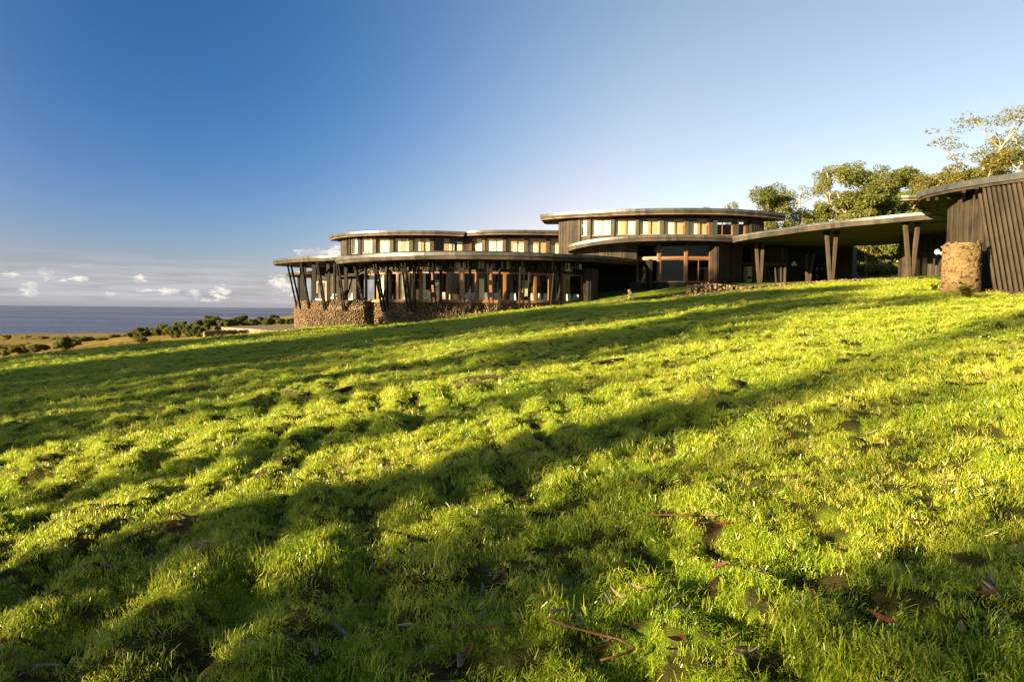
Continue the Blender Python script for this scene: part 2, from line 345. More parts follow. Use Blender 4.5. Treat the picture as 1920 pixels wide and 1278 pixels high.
c = g.ramp(n0, [(0.35, (0.050, 0.068, 0.13)), (0.50, (0.085, 0.10, 0.165)), (0.62, (0.20, 0.20, 0.25))])
M['sea'] = finish(m, g, prin(g, c, 0.55, 0.25, normal=bump(g, n1, 1.0, 6.0)))

# ------------------------------------------------------------------ terrain
CP = [(0, 0, -1.6), (-10, 0, -2.6), (10, 0, -0.6), (-20, 0, -3.6), (-30, -10, -5.0), (-45, -5, -6.3), (-60, 10, -7.4), (-45, -25, -7.0), (0, -20, -2.3), (20, -15, -0.2), (20, 5, 0.1), (-30, 20, -3.9),
      (-15, 20, -2.36), (0, 20, -0.86), (10, 20, 0.12), (-8, 10, -2.03), (6, 10, -0.63), (0, 35, -0.33), (-15, 35, -1.8), (12, 34, 0.9), (20, 60, 2.3), (0, 60, 1.0), (-12, 62, -1.4), (-24, 48, -2.7), (35, 35, 2.4), (30, 15, 1.2)]
for px, py, Y in [(0, 672, 41), (200, 652, 42), (400, 633, 44), (550, 619, 46.5), (640, 613, 47.5), (700, 609, 47.5), (780, 606.5, 46.3), (827, 601, 45.8), (874, 593, 45.6), (936, 587, 45.6), (1000, 579, 46.2), (1100, 570, 47),
                  (1184, 562, 47), (1280, 557, 45.5), (1374, 549, 44.5), (1468, 541, 43), (1530, 531, 44), (1577, 527.5, 43), (1690, 524, 40), (1760, 529, 36), (1775, 549, 26), (1838, 553, 24.5), (1920, 553, 22.8),
                  (1424, 531, 52), (1558, 527, 46.5), (1330, 532, 52.2)]:
    p = W(px, py, Y); CP.append((p.x, p.y, p.z))
CPa = np.array(CP); SC = 30.0
def _tps(r2): return np.where(r2 > 1e-12, 0.5 * r2 * np.log(np.maximum(r2, 1e-12)), 0.0)
_A = CPa[:, :2] / SC; _n = len(_A)
_K = _tps(((_A[:, None] - _A[None]) ** 2).sum(-1)) + np.eye(_n) * 0.004
_Pm = np.c_[np.ones(_n), _A]
_S = np.linalg.solve(np.block([[_K, _Pm], [_Pm.T, np.zeros((3, 3))]]), np.r_[CPa[:, 2], 0, 0, 0])
def lawn_base(x, y):
    x = np.asarray(x, float); y = np.asarray(y, float); sh = x.shape; q = np.c_[x.ravel(), y.ravel()] / SC
    out_ = np.empty(len(q))
    for i in range(0, len(q), 40000):
        s = q[i:i + 40000]; out_[i:i + 40000] = _tps(((s[:, None] - _A[None]) ** 2).sum(-1)) @ _S[:_n] + _S[_n] + s @ _S[_n + 1:]
    return out_.reshape(sh)
def lawn_edge(x):
    """depth at which the lawn breaks off towards the sea; far away behind the buildings"""
    return np.interp(x, [-90, -45, -30.7, -23.8, -19.2, -14.9, -13.2, 5, 30, 60], [34, 38, 41.5, 43.2, 45, 48.3, 58, 63, 64, 60])
def furrow(x, y):
    """old plough furrows running away from the camera, broken into hummocks; -1 trough .. 1 crest"""
    q = (x + 0.17 * y + 0.75 * (fbm(x / 1.5, y / 2.2, 3, 131) - 0.5)) / 0.60
    return np.cos(2 * np.pi * q)
def lawn_bumps(x, y):
    a = 0.11 * (fbm(x / 4.2, y / 3.4, 3, 5) - 0.5)
    d = np.hypot(x, y)
    r = fbm(x / 0.95 + 2 * vnoise(x / 3, y / 3, 31), y / 0.75, 3, 9)
    b = 0.19 * (r - 0.5)
    c_ = 0.15 * (fbm(x / 0.26, y / 0.22, 3, 15, .6) - 0.5)
    am = sms(0.28, 0.68, fbm(x / 1.3, y / 0.75, 3, 141)) * (0.5 + 0.5 * (1 - sms(-2, 4, x))) * (1 - sms(8, 18, d) * .75)
    k = sms(0.5, 2.2, d)
    return (a + b + c_ + 0.072 * furrow(x, y) * am) * k
def lawn_z(x, y, bumps=True):
    x = np.asarray(x, float); y = np.asarray(y, float)
    z = lawn_base(x, y)
    z = z - 0.42 * np.maximum(0, y - lawn_edge(x)) ** 1.15
    if bumps: z = z + lawn_bumps(x, y) * (1 - sms(40, 52, y) * 0.6)
    return z
def bare_mask(x, y):
    x = np.asarray(x, float); y = np.asarray(y, float)
    f = fbm(x / 0.9 + 11, y / 0.55 - 4, 3, 51)
    m_ = sms(0.64, 0.72, f)*.7
    h = fbm(x / 0.3, y / 0.2, 2, 61); m_ = np.maximum(m_, sms(0.58, 0.68, h) * 0.85); m_ = np.maximum(m_, sms(0.60, 0.68, fbm(x / 0.14, y / 0.12, 2, 171)) * 0.8 * (1 - sms(8, 16, np.hypot(x, y))))
    m_ = np.maximum(m_, (1 - sms(-0.95, -0.72, furrow(x, y))) * sms(0.45, 0.62, fbm(x / 1.1, y / 0.7, 2, 151)) * .85)
    for (cx, cy, rx, ry) in BARES:
        m_ = np.maximum(m_, 1 - sms(0.55, 1.15, np.hypot((x - cx) / rx, (y - cy) / ry) + 0.5 * (h - 0.5)))
    return m_
def ground_hit(px, py):
    """march the ray of a photograph point onto the lawn"""
    lo, hi = 1.0, 60.0; prev = None
    for Y in np.geomspace(1.2, 62, 160):
        p = W(px, py, Y)
        if p.z < float(lawn_z(p.x, p.y, False)): hi = Y; break
        lo = Y
    for _ in range(18):
        mid = (lo + hi) / 2; p = W(px, py, mid)
        if p.z < float(lawn_z(p.x, p.y, False)): hi = mid
        else: lo = mid
    p = W(px, py, hi); return p.x, p.y
BARES = []
for px, py, rx, ry in [(940, 1075, 55, 40), (985, 1150, 40, 25), (1330, 1105, 75, 28), (1330, 985, 45, 20), (60, 1265, 45, 25), (205, 1080, 50, 25), (1565, 1050, 40, 18), (330, 1000, 40, 16), (700, 1010, 40, 18), (380, 1060, 30, 22), (950, 990, 45, 12),
                       (1830, 1140, 40, 20), (340, 915, 22, 10), (860, 1235, 50, 25), (1620, 1015, 45, 14), (1380, 1250, 40, 20), (720, 1050, 25, 20)]:
    x0, y0 = ground_hit(px, py); BARES.append((x0, y0, rx / FPX * y0 * .75, ry / FPX * y0 * 1.5))
def polar_sheet(fn, rs, angs, name, material, closed, bare=False):
    A, Rr = np.meshgrid(angs, rs); x = Rr * np.sin(A); y = Rr * np.cos(A); z = fn(x, y)
    V = np.c_[x.ravel(), y.ravel(), z.ravel()]; nr, na = Rr.shape
    i = np.arange(nr - 1)[:, None]; j = np.arange(na if closed else na - 1)[None]; j2 = (j + 1) % na
    F = np.stack([i * na + j, i * na + j2, (i + 1) * na + j2, (i + 1) * na + j], -1).reshape(-1, 4)[:, ::-1]
    me = fast_mesh(name, V, F, material, True)
    if bare:
        at_ = me.attributes.new('bare', 'FLOAT', 'POINT'); at_.data.foreach_set('value', (bare_mask(x, y) * (1 - sms(15, 30, np.hypot(x, y)) * 0.6)).ravel().astype(np.float32))
    o = bpy.data.objects.new(name, me); COL.objects.link(o); meta(o, kind='structure'); return o
front = np.linspace(R(-50), R(50), 620, endpoint=False); back = np.linspace(R(50), R(310), 150, endpoint=False)
polar_sheet(lawn_z, np.r_[0.0, 0.4, np.geomspace(0.8, 64, 400), np.linspace(66, 85, 8)], np.r_[front, back], 'lawn', M['lawn'], True, True)
def plain_z(x, y):
    d = np.hypot(x, y)
    z = np.interp(d, [0, 45, 60, 100, 150, 300, 600, 1200, 2260, 2500, 4000], [-8, -7.5, -7.0, -7.6, -9.2, -16.5, -28.5, -48.5, -77.5, -84, -95])
    lat = np.clip(0.12 * (x + 0.75 * y), -3, 7.5) * (1 - sms(150, 600, d))
    fld = z + lat + (fbm(x / 60, y / 60, 4, 71) - 0.5) * np.clip(d / 60, 0, 5) * 0.7
    hill = 28 * np.tanh(0.00092 * np.maximum(x, 0) * np.maximum(y, 0) * (1 + .8 * np.minimum(y / 200, 1.5) ** 2) / 28) + 1.4 + (fbm(x / 25, y / 25, 3, 81) - 0.5) * 2.0 * sms(60, 120, d)
    k = sms(-25, 15, x) * sms(40, 90, y + np.maximum(x, 0))
    k = np.maximum(k, sms(20, 60, x) * sms(-200, 0, y))
    T = fld * (1 - k) + hill * k
    ins = (1 - sms(0, 8, y - lawn_edge(x) + 4)) * (1 - sms(56, 70, d))
    return T - 4.5 * ins * sms(-0.5, 0.5, k) - 1.0 * ins
polar_sheet(plain_z, np.r_[20, np.geomspace(30, 4000, 230)], np.linspace(0, 2 * math.pi, 540, endpoint=False), 'coastal_plain', M['field'], True)
s = MB(); s.add([(-120000, -120000, -80), (120000, -120000, -80), (120000, 120000, -80), (-120000, 120000, -80)], [(0, 1, 2, 3)])
meta(s.build('sea', M['sea']), kind='structure')
# gravel path beyond the lawn, leading to the terrace
s = MB(); top = [W(415, 613, 58), W(440, 611, 66), W(480, 610, 72), W(560, 609, 72), W(600, 611, 62), W(590, 613, 55), W(552, 617, 50.5), W(535, 622, 48.8), W(515, 625, 50), W(470, 616, 54)]
n_ = len(top); s.add(top + [p + Vector((0, 0, -3)) for p in top], [tuple(range(n_))[::-1]] + [(i, (i + 1) % n_, n_ + (i + 1) % n_, n_ + i) for i in range(n_)])
meta(s.build('path', M['tan']), kind='structure')

# ------------------------------------------------------------------ stones
def stone_shape(seed, sub=1):
    bm = bmesh.new(); bmesh.ops.create_icosphere(bm, subdivisions=sub, radius=1)
    r_ = random.Random(seed)
    ax = [Vector((r_.gauss(0, 1), r_.gauss(0, 1), r_.gauss(0, 1))).normalized() for _ in range(5)]
    for v in bm.verts:
        for a in ax:
            d = v.co.dot(a)
            if d > 0.62: v.co -= a * (d - 0.62) * 0.85
        v.co *= 1 + r_.uniform(-0.08, 0.08)
    vs = np.array([v.co[:] for v in bm.verts]); fs = np.array([[q.index for q in f.verts] for f in bm.faces]); bm.free()
    return vs, fs
STONES = [stone_shape(i) for i in range(10)]
def stone_batch(items):
    """items: (loc, (sx,sy,sz), rotz, tilt)"""
    Vs = []; Fs = []; k = 0
    for i, (loc, sc_, rz, tl) in enumerate(items):
        v, f = STONES[random.randrange(10)]
        m_ = np.array(Matrix.Rotation(rz, 3, 'Z') @ Matrix.Rotation(tl, 3, 'X'))
        q = (v * np.array(sc_)) @ m_.T + np.array(loc); Vs.append(q); Fs.append(f + k); k += len(v)
    return np.vstack(Vs), np.vstack(Fs)
def stone_part(name, items, parent, material, kind='stuff'):
    V, F = stone_batch(items); V = V - np.array(ORG.get(parent, Vector((0, 0, 0))))
    o = link(name, fast_mesh(name, V, F, material), parent); return meta(o, kind=kind)
def stone_wall_items(P, z0, z1, size=0.10, batter=0.0):
    """stones laid in wandering courses over an upright polyline wall P (plan points); z0, z1 may be functions of the run"""
    it = []; run = 0
    seg = [(Vector(P[i]), Vector(P[i + 1])) for i in range(len(P) - 1)]
    L = sum((b - a).length for a, b in seg)
    z = min(z0(t) if callable(z0) else z0 for t in np.linspace(0, 1, 9)); ztop = max(z1(t) if callable(z1) else z1 for t in np.linspace(0, 1, 9))
    while z < ztop:
        u = random.uniform(0, size)
        while u < L:
            w = random.uniform(0.75, 1.5) * size; t = u / L; acc = 0
            za = z0(t) if callable(z0) else z0; zb = z1(t) if callable(z1) else z1
            if za - 0.1 <= z <= zb:
                for a, b in seg:
                    l = (b - a).length
                    if acc + l >= u or (a, b) == seg[-1]:
                        d = (b - a) / l; q = a + d * (u - acc); nrm = Vector((d.y, -d.x)); break
                    acc += l
                q = q + nrm * (random.uniform(-0.03, 0.04) + batter * (ztop - z))
                it.append(((q.x, q.y, z + random.uniform(-0.3, 0.3) * size), (w * 0.62, size * random.uniform(0.5, 0.8), size * random.uniform(0.5, 0.75)), math.atan2(d.y, d.x) + random.uniform(-.25, .25), random.uniform(-.3, .3)))
            u += w * 1.05
        z += size * 0.98
    return it

# ------------------------------------------------------------------ building helpers
def arc_pts(Yf, a, b, n, off=0.0):
    """plan points along wall curve Yf(px), optionally pushed outward (towards the viewer)"""
    P = [Vector(XY(px, Yf(px))) for px in np.linspace(a, b, n)]
    if off:
        Q = []
        for i, p in enumerate(P):
            d = (P[min(i + 1, n - 1)] - P[max(i - 1, 0)]).normalized(); Q.append(p + Vector((d.y, -d.x)) * off)
        P = Q
    return P
def resample(P, step):
    P = [Vector(p) for p in P]; L = [0]
    for i in range(1, len(P)): L.append(L[-1] + (P[i] - P[i - 1]).length)
    n = max(1, int(round(L[-1] / step))); t = np.linspace(0, L[-1], n + 1)
    A = np.array([p[:] for p in P]); return [Vector([float(np.interp(q, L, A[:, k])) for k in range(A.shape[1])]) for q in t]
def smooth3(P, n=8):
    P = [Vector(p) for p in P]; Q = []
    for i in range(len(P) - 1):
        a = P[max(i - 1, 0)]; b = P[i]; c = P[i + 1]; d = P[min(i + 2, len(P) - 1)]
        for k in range(n):
            t = k / n; Q.append(0.5 * ((2 * b) + (c - a) * t + (2 * a - 5 * b + 4 * c - d) * t * t + (3 * b - a - 3 * c + d) * t ** 3))
    return Q + [P[-1]]
def roof(parent, edge, back, h1=0.18, h2=0.20, inset=0.05, panel=0.62, trim=None, topmat='metal', name='roof'):
    """edge: 3D points of the visible upper edge, left to right; back: 3D points closing the outline behind, right to left"""
    E = resample(smooth3(edge), 0.35); outline = E + [Vector(p) for p in back]
    n = len(outline); cen = sum(outline, Vector()) / n
    def ring(ins, dz):
        r = []
        for i in range(n):
            a = outline[i - 1]; b = outline[(i + 1) % n]; d = Vector((b.x - a.x, b.y - a.y)).normalized()
            r.append(outline[i] + Vector((-d.y * ins, d.x * ins, dz)))
        return r
    tri = geometry.tessellate_polygon([outline])
    top_ = MB(); r0 = ring(0.03, -0.01); r1 = ring(0.10, -h1 - h2 + 0.02)
    top_.add(r0, [t for t in tri])
    ro = top_.build(name, M['metal'], parent)
    so_ = MB(); so_.add(r1, [t[::-1] for t in tri]); so_.build('soffit', M['soffit'], ro)
    # timber board
    fb = MB(); a = ring(inset, -h1); b = ring(inset + 0.02, -h1 - h2); c = ring(inset + 0.10, -h1 - h2); d = ring(inset + 0.10, -h1)
    k = len(E)
    for i in range(n - 1):
        fb.hexa([b[i], b[i + 1], c[i + 1], c[i]], [a[i], a[i + 1], d[i + 1], d[i]])
    fb.hexa([b[-1], b[0], c[0], c[-1]], [a[-1], a[0], d[0], d[-1]])
    fb.build('fascia_board', M['fascia'], ro)
    if trim:
        tb = MB(); a = ring(inset + 0.02, -h1 - h2 - 0.004); b = ring(trim, -h1 - h2 - 0.07); 
        for i in range(n - 1): tb.hexa([Vector(a[i]) + Vector((0, 0, -0.03)), a[i + 1] + Vector((0, 0, -0.03)), b[i + 1], b[i]], [a[i], a[i + 1], b[i + 1] + Vector((0, 0, 0.05)), b[i] + Vector((0, 0, 0.05))])
        tb.build('soffit_trim', M['soffit_trim'], ro)
    # metal flashing in lengths with open joints
    fl = MB(); a = ring(0, 0); b = ring(0.0, -h1); c = ring(0.045, -h1); d = ring(0.045, 0.012)
    F = resample([Vector((i, 0, 0)) for i in range(k)], 1.0)
    step = max(2, int(panel / 0.35)); i = 0
    while i < n - 1:
        j = min(i + step, n - 1)
        for q in range(i, j):
            f = 0.035 if q == j - 1 else 0
            A1, B1, C1, D1 = (r_[q + 1].lerp(r_[q], f) for r_ in (a, b, c, d))
            fl.hexa([b[q], B1, C1, c[q]], [a[q] + Vector((0, 0, 0.012)), A1 + Vector((0, 0, 0.012)), D1, d[q]])
        i = j
    fl.build('edge_flashing', M['metal'], ro, kind='stuff')
    return ro
def cladding(parent, P, z0, z1, w=0.14, gap=0.02, th=0.04, m='plank', back=0.12, batten=0.0, name='plank_cladding'):
    """upright boards along plan polyline P; z0/z1 numbers or functions of run 0..1"""
    Q = resample(P, w); s = MB(); n = len(Q) - 1; bk = MB()
    for i in range(n):
        t = (i + .5) / n; za = z0(t) if callable(z0) else z0; zb = z1(t) if callable(z1) else z1
        a, b = Q[i], Q[i + 1]; k = gap / max((b - a).length, 1e-6) / 2
        o_ = random.uniform(-0.006, 0.006)
        s.slab(a.lerp(b, k), a.lerp(b, 1 - k), za, zb + random.uniform(-.0, .0), 0, th + o_)
        if batten and i % 2 == 0: s.slab(a.lerp(b, 0.2), a.lerp(b, 0.8), za, zb, th - 0.002, th + batten)
        bk.slab(a, b, za + 0.01, zb - 0.01, -back, -0.004)
    bk.build('wall', M['dark'], parent)
    return s.build(name, M[m], parent, kind='stuff')
def window(parent, p0, p1, z0, z1, fw=0.06, fd=0.08, off=0.0, blinds=(), mull=(), fm='frame', trans=(), pane=True):
    """framed window standing on plan segment p0-p1 (left to right). blinds: (u0,u1,v0,v1,mat)"""
    p0 = Vector(p0); p1 = Vector(p1); L = (p1 - p0).length; f = MB()
    def seg(u0, u1): return p0.lerp(p1, u0), p0.lerp(p1, u1)
    k = fw / L
    f.slab(*seg(0, k), z0, z1, off - fd / 2, off + fd / 2); f.slab(*seg(1 - k, 1), z0, z1, off - fd / 2, off + fd / 2)
    f.slab(*seg(k, 1 - k), z0, z0 + fw, off - fd / 2 + .003, off + fd / 2 - .003); f.slab(*seg(k, 1 - k), z1 - fw, z1, off - fd / 2 + .003, off + fd / 2 - .003)
    for u in mull: f.slab(*seg(u - k * .35, u + k * .35), z0 + fw, z1 - fw, off - fd / 2 + .006, off + fd / 2 - .006)
    for v in trans:
        zz = z0 + (z1 - z0) * v; f.slab(*seg(k, 1 - k), zz - fw * .45, zz + fw * .45, off - fd / 2 + .009, off + fd / 2 - .009)
    fo = f.build('window', M[fm], parent)
    if pane:
        gp = MB(); gp.slab(*seg(k, 1 - k), z0 + fw, z1 - fw, off - 0.006, off + 0.006); gp.build('pane', M['glass'], fo)
    for (u0, u1, v0, v1, bm_) in blinds:
        b = MB(); h = z1 - z0; b.slab(*seg(max(u0, k * .5), min(u1, 1 - k * .5)), z0 + h * v0 + .01, z0 + h * v1 - .01, off - 0.16, off - 0.145); b.build('blind', M[bm_], fo)
    return fo
def floor_slab(parent, P, z, th, material, name='floor'):
    P = [Vector((p[0], p[1], z)) for p in P]; s = MB(); n = len(P); tri = geometry.tessellate_polygon([P])
    s.add(P, [t for t in tri]); s.add([p - Vector((0, 0, th)) for p in P], [t[::-1] for t in tri])
    s.add(P + [p - Vector((0, 0, th)) for p in P], [(i, (i + 1) % n, n + (i + 1) % n, n + i) for i in range(n)])
    return s.build(name, material, parent)
def strut(parent, foot, top, side, w=0.11, d=0.07, gap=0.20, m='post', blocks=(0.25, 0.5, 0.75)):
    """ladder-like leaning post: two planks with spacer blocks"""
    foot = Vector(foot); top = Vector(top); sd = Vector(side).normalized(); s = MB()
    s.beam(foot - sd * gap / 2, top - sd * gap / 2, d, w, side); po = s.build('leaning_post', M[m], parent)
    s = MB(); s.beam(foot + sd * gap / 2, top + sd * gap / 2, d, w, side); s.build('leaning_post', M[m], parent)
    ax = (top - foot)
    for t in blocks:
        b = MB(); c_ = foot + ax * t; b.beam(c_ - ax.normalized() * 0.16, c_ + ax.normalized() * 0.16, gap - d - 0.004, w * 0.9, side)
        b.build('spacer_block', M[m], po)
    return po
CHAIR_ME = None
def chair_mesh():
    s = MB(); s.box(-.24, .24, -.22, .24, .40, .50)
    s.add([(-.24, .20, .50), (.24, .20, .50), (.24, .30, .50), (-.24, .30, .50), (-.22, .26, .92), (.22, .26, .92), (.22, .33, .90), (-.22, .33, .90)], [(3, 2, 1, 0), (4, 5, 6, 7), (0, 1, 5, 4), (1, 2, 6, 5), (2, 3, 7, 6), (3, 0, 4, 7)])
    return s
def make_chair(loc, rz, label, group):
    global CHAIR_ME
    if CHAIR_ME is None:
        a = MB(); a.box(-.24, .24, -.22, .22, .40, .50)
        b = MB(); b.hexa([(-.24, .225, .42), (.24, .225, .42), (.24, .29, .42), (-.24, .29, .42)], [(-.20, .28, .95), (.20, .28, .95), (.20, .33, .93), (-.20, .33, .93)])
        l = MB(); l.box(-.02, .02, -.02, .02, 0, .40)
        CHAIR_ME = (a.mesh('seat', M['white']), b.mesh('backrest', M['white']), l.mesh('leg', M['post_light']))
    t = thing('chair', label, 'chair', loc, group); t.rotation_euler = (0, 0, rz)
    for nm, me in (('seat', CHAIR_ME[0]), ('backrest', CHAIR_ME[1])):
        o = bpy.data.objects.new(nm, me); COL.objects.link(o); o.parent = t
    for sx in (-1, 1):
        for sy in (-1, 1):
            o = bpy.data.objects.new('leg', CHAIR_ME[2]); COL.objects.link(o); o.parent = t; o.location = (sx * .2, sy * .18, 0)
    return t
def make_table(loc, label, group):
    t = thing('table', label, 'table', loc, group); a = MB(); x, y, z = loc
    n = 16; top_ = [(x + .5 * math.cos(2 * math.pi * i / n), y + .5 * math.sin(2 * math.pi * i / n), z + .75) for i in range(n)]
    a.add(top_ + [(p[0], p[1], z + .71) for p in top_], [tuple(range(n)), tuple(range(n, 2 * n))[::-1]] + [(n + i, n + (i + 1) % n, (i + 1) % n, i) for i in range(n)])
    a.build('tabletop', M['white'], t); b = MB(); b.tube([(x, y, z + .02), (x, y, z + .71)], [.04, .04], 8); b.build('pedestal', M['post_light'], t)
    c_ = MB(); c_.box(x - .22, x + .22, y - .22, y + .22, z, z + .03); c_.build('base', M['post_light'], t); return t

# ================================================================== A: round terrace at the left end
YA = curve([(553, 56.8), (565, 54.4), (590, 51.9), (625, 50.2), (660, 49.3), (682, 49.2)])
tA = thing('terrace_pavilion', 'open round terrace on a sunlit rubble drum with black leaning posts, far left end', 'building', (-15, 53, -1.2))
PA = arc_pts(YA, 553, 682, 26)
PAd = [PA[0] + Vector((2.2, 5.5)), PA[0] + Vector((0.4, 2.5))] + PA + [PA[-1] + Vector((0.5, 1.2)), PA[-1] + Vector((0.7, 4.5))]
zA = 0.55
core = MB(); 
for i in range(len(PAd) - 1): core.slab(PAd[i], PAd[i + 1], -4, zA - 0.03, -0.5, -0.06)
wl = core.build('stone_wall', M['mortar'], tA)
stone_part('stone', stone_wall_items(PAd, -2.2, zA, 0.125, 0.02), wl, M['stone'])
flp = [(p.x, p.y) for p in PAd[:]] + [(-9, 60), (-16, 63)]
floor_slab(tA, flp, 0.20, 0.3, M['floor'], 'floor')
eA = [W(512, 490, 59.5), W(514, 487.5, 57.5), W(530, 485, 55.2), W(560, 482, 53), W(600, 480, 51.2), W(650, 478, 50.6), W(700, 476.5, 51.5), W(740, 476, 54)]
zt = 3.95
eA = [Vector((p.x, p.y, p.z)) for p in eA]
roof(tA, eA, [Vector((-6, 60, 4.2)), Vector((-9, 65, 4.2)), Vector((-15, 67, 4.15)), Vector((-20, 64.5, 4.1))], 0.14, 0.22, 0.06, 0.62, None)
# leaning ladder posts of the terrace: foot on the wall, top under the roof edge
for fx, fy, tx, ty, dY in [(557, 578, 539, 496, 1.0), (564, 581, 545, 494, 1.3), (580, 579, 565, 492, 1.6), (609, 580, 595, 491, 1.7), (645, 582, 633, 494, 1.8)]:
    Yw = YA(fx) - 0.2; f_ = W(fx, fy, Yw); t_ = W(tx, ty, Yw - dY)
    sd = Vector(XY(fx + 4, YA(fx + 4))) - Vector(XY(fx - 4, YA(fx - 4)))
    strut(tA, f_, t_, (sd.x, sd.y, 0), 0.13, 0.075, 0.19 if fx > 570 else 0.05, blocks=(.2, .45, .7) if fx > 570 else (.5,))
for a_, b_ in [(562, 573), (585, 592), (612, 618), (645, 651), (625, 628)]:
    Yp = YA((a_ + b_) / 2) + 1.4; p0 = XY(a_, Yp); p1 = XY(b_, Yp)
    s = MB(); s.slab(p0, p1, 0.20, 3.62, -0.25, 0.0); s.build('post', M['post'], tA)
# terrace back room: plank wall and a framed window
Pr = [Vector(XY(618, 58.5)), Vector(XY(635, 56.5)), Vector(XY(655, 56)), Vector(XY(676, 55.5))]
cladding(tA, Pr, 0.2, 2.75, 0.14, 0.015, 0.04, 'plank_warm')
window(tA, XY(594, 59.5), XY(613, 59), 0.25, 2.3, 0.12, 0.1, mull=(0.5,))
s = MB(); s.slab(XY(590, 60.5), XY(680, 58.5), 0.2, 3.6, -0.2, 0); s.build('rear_wall', M['dark'], tA)
s = MB(); s.slab(XY(615, 55.8), XY(680, 54.8), 2.62, 2.76, 0, 0.4); s.build('beam', M['post'], tA)
# lower small roof behind the terrace (seen through the posts)
tA2 = thing('side_roof', 'small lower oval roof edge jutting out behind the leaning posts of the round terrace', 'roof', (-20, 66, 0))
roof(tA2, [W(536, 513, 69), W(548, 510, 66), W(575, 508, 65), W(625, 508, 66)], [Vector((-14, 74, 3.4)), Vector((-20, 74, 3.4))], 0.12, 0.18, 0.05)
s = MB(); s.tube([W(586, 600, 68), W(586, 518, 68)], [.15, .15], 8); s.build('post', M['post'], tA2)
s = MB(); s.tube([W(560, 600, 68), W(560, 519, 68)], [.15, .15], 8); s.build('post', M['post'], tA2)

# ================================================================== B: big curved restaurant
YB = curve([(672, 52.2), (690, 50.4), (720, 49.1), (780, 47.7), (850, 47.1), (920, 47.1), (1000, 47.9), (1060, 49.1), (1094, 50.0)])
tB = thing('restaurant_pavilion', 'long low curved restaurant with orange framed windows behind black leaning posts', 'building', (-2, 52, -1))
PB = arc_pts(YB, 674, 1096, 60)
zs_ = 0.55
core = MB()
for i in range(len(PB) - 1): core.slab(PB[i], PB[i + 1], -3.2, zs_ - 0.03, -0.4, -0.05)
wl = core.build('stone_wall', M['mortar'], tB)
stone_part('stone', stone_wall_items([p for p in PB], lambda t: -1.75 + 2.0 * t, zs_, 0.125, 0.05), wl, M['stone'])
zf = 0.22; ztop = 3.45
floor_slab(tB, [(p.x, p.y) for p in arc_pts(YB, 674, 1096, 30, -0.3)] + [(13, 57), (10, 66), (-10, 66), (-13, 58)], zf, 0.25, M['floor'])
eB = [(628, 486, 50.4), (634, 483, 49.6), (650, 480.5, 48.7), (680, 478, 47.4), (720, 475.5, 46.3), (780, 473.5, 45.4), (850, 472.5, 45.0), (920, 473, 45.0), (1000, 474.5, 45.6), (1060, 476.5, 46.7), (1120, 479, 48.6), (1165, 483, 50.8), (1195, 487, 53.2), (1206, 490, 55)]
eB3 = [W(*q) for q in eB]
roof(tB, eB3, [Vector((11.2, 60, 4.15)), Vector((7, 63, 4.3)), Vector((-8, 63, 4.2)), Vector((-12.4, 57, 4.1))], 0.20, 0.24, 0.07, 0.62)
# bays
edges = [686, 709, 731, 746, 767, 789, 812, 839, 866, 893, 920, 946, 974, 1003, 1030, 1057, 1092]
for i in range(len(edges) - 1):
    a_, b_ = edges[i], edges[i + 1]; p0 = XY(a_, YB(a_) - 0.05); p1 = XY(b_, YB(b_) - 0.05)
    bl = []
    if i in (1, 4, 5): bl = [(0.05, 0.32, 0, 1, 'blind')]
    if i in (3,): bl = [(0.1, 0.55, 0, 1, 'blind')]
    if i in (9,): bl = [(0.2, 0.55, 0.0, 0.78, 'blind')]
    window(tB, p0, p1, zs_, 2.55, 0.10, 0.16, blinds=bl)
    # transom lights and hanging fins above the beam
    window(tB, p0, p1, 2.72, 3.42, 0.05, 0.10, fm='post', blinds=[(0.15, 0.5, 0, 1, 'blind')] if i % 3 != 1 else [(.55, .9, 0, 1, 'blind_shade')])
s = MB(); Pb = arc_pts(YB, 676, 1093, 40)
for i in range(len(Pb) - 1): s.slab(Pb[i], Pb[i + 1], 2.56, 2.71, -0.08, 0.16)
s.build('beam', M['fascia'], tB)
s = MB()
for i in range(len(Pb) - 1): s.slab(Pb[i], Pb[i + 1], 3.43, 4.0, -0.15, 0.02)
s.build('upper_wall', M['dark'], tB)
s = MB()
for i in range(len(Pb) - 1): s.slab(Pb[i], Pb[i + 1], 0.45, 0.55, 0.04, 0.16)
s.build('sill', M['frame'], tB)
fins = MB(); Q = resample(arc_pts(YB, 680, 1092, 60, 0.30), 0.17)
for i in range(len(Q) - 1):
    if random.random() < 0.62:
        zb = random.choice([2.62, 2.75, 2.9, 2.72]) + random.uniform(-.04, .04)
        fins.slab(Q[i].lerp(Q[i + 1], .12), Q[i].lerp(Q[i + 1], random.choice([.5, .8])), zb, 3.55, -0.03, 0.05)
fins.build('hanging_fins', M['plank'], tB, kind='stuff')
for fx in [686, 720, 768, 815, 868, 922, 978, 1036]:
    Yw = YB(fx) - 0.35; sd = Vector(XY(fx + 4, YB(fx + 4))) - Vector(XY(fx - 4, YB(fx - 4))); sd.normalize(); nrm = Vector((sd.y, -sd.x))
    base = Vector(XY(fx, Yw)); fz = ZZ(fx, 584, Yw) ; top_ = base + nrm * 0.95 + sd * (0.05 if fx < 800 else (0 if fx < 900 else -.28))
    strut(tB, (base.x, base.y, fz), (top_.x, top_.y, 3.40), (sd.x, sd.y, 0), 0.13, 0.085, 0.28, 'post', blocks=(.12, .32, .55, .78))  # black chosen for these posts to carry the shade under the roof
    # upright prop behind each leaning post
    s = MB(); q = base + nrm * -0.05 + sd * 0.42; s.slab((q.x, q.y), (q.x + sd.x * .16, q.y + sd.y * .16), zs_ - 0.5, 3.5, 0.15, 0.32); s.build('post', M['post'], tB)
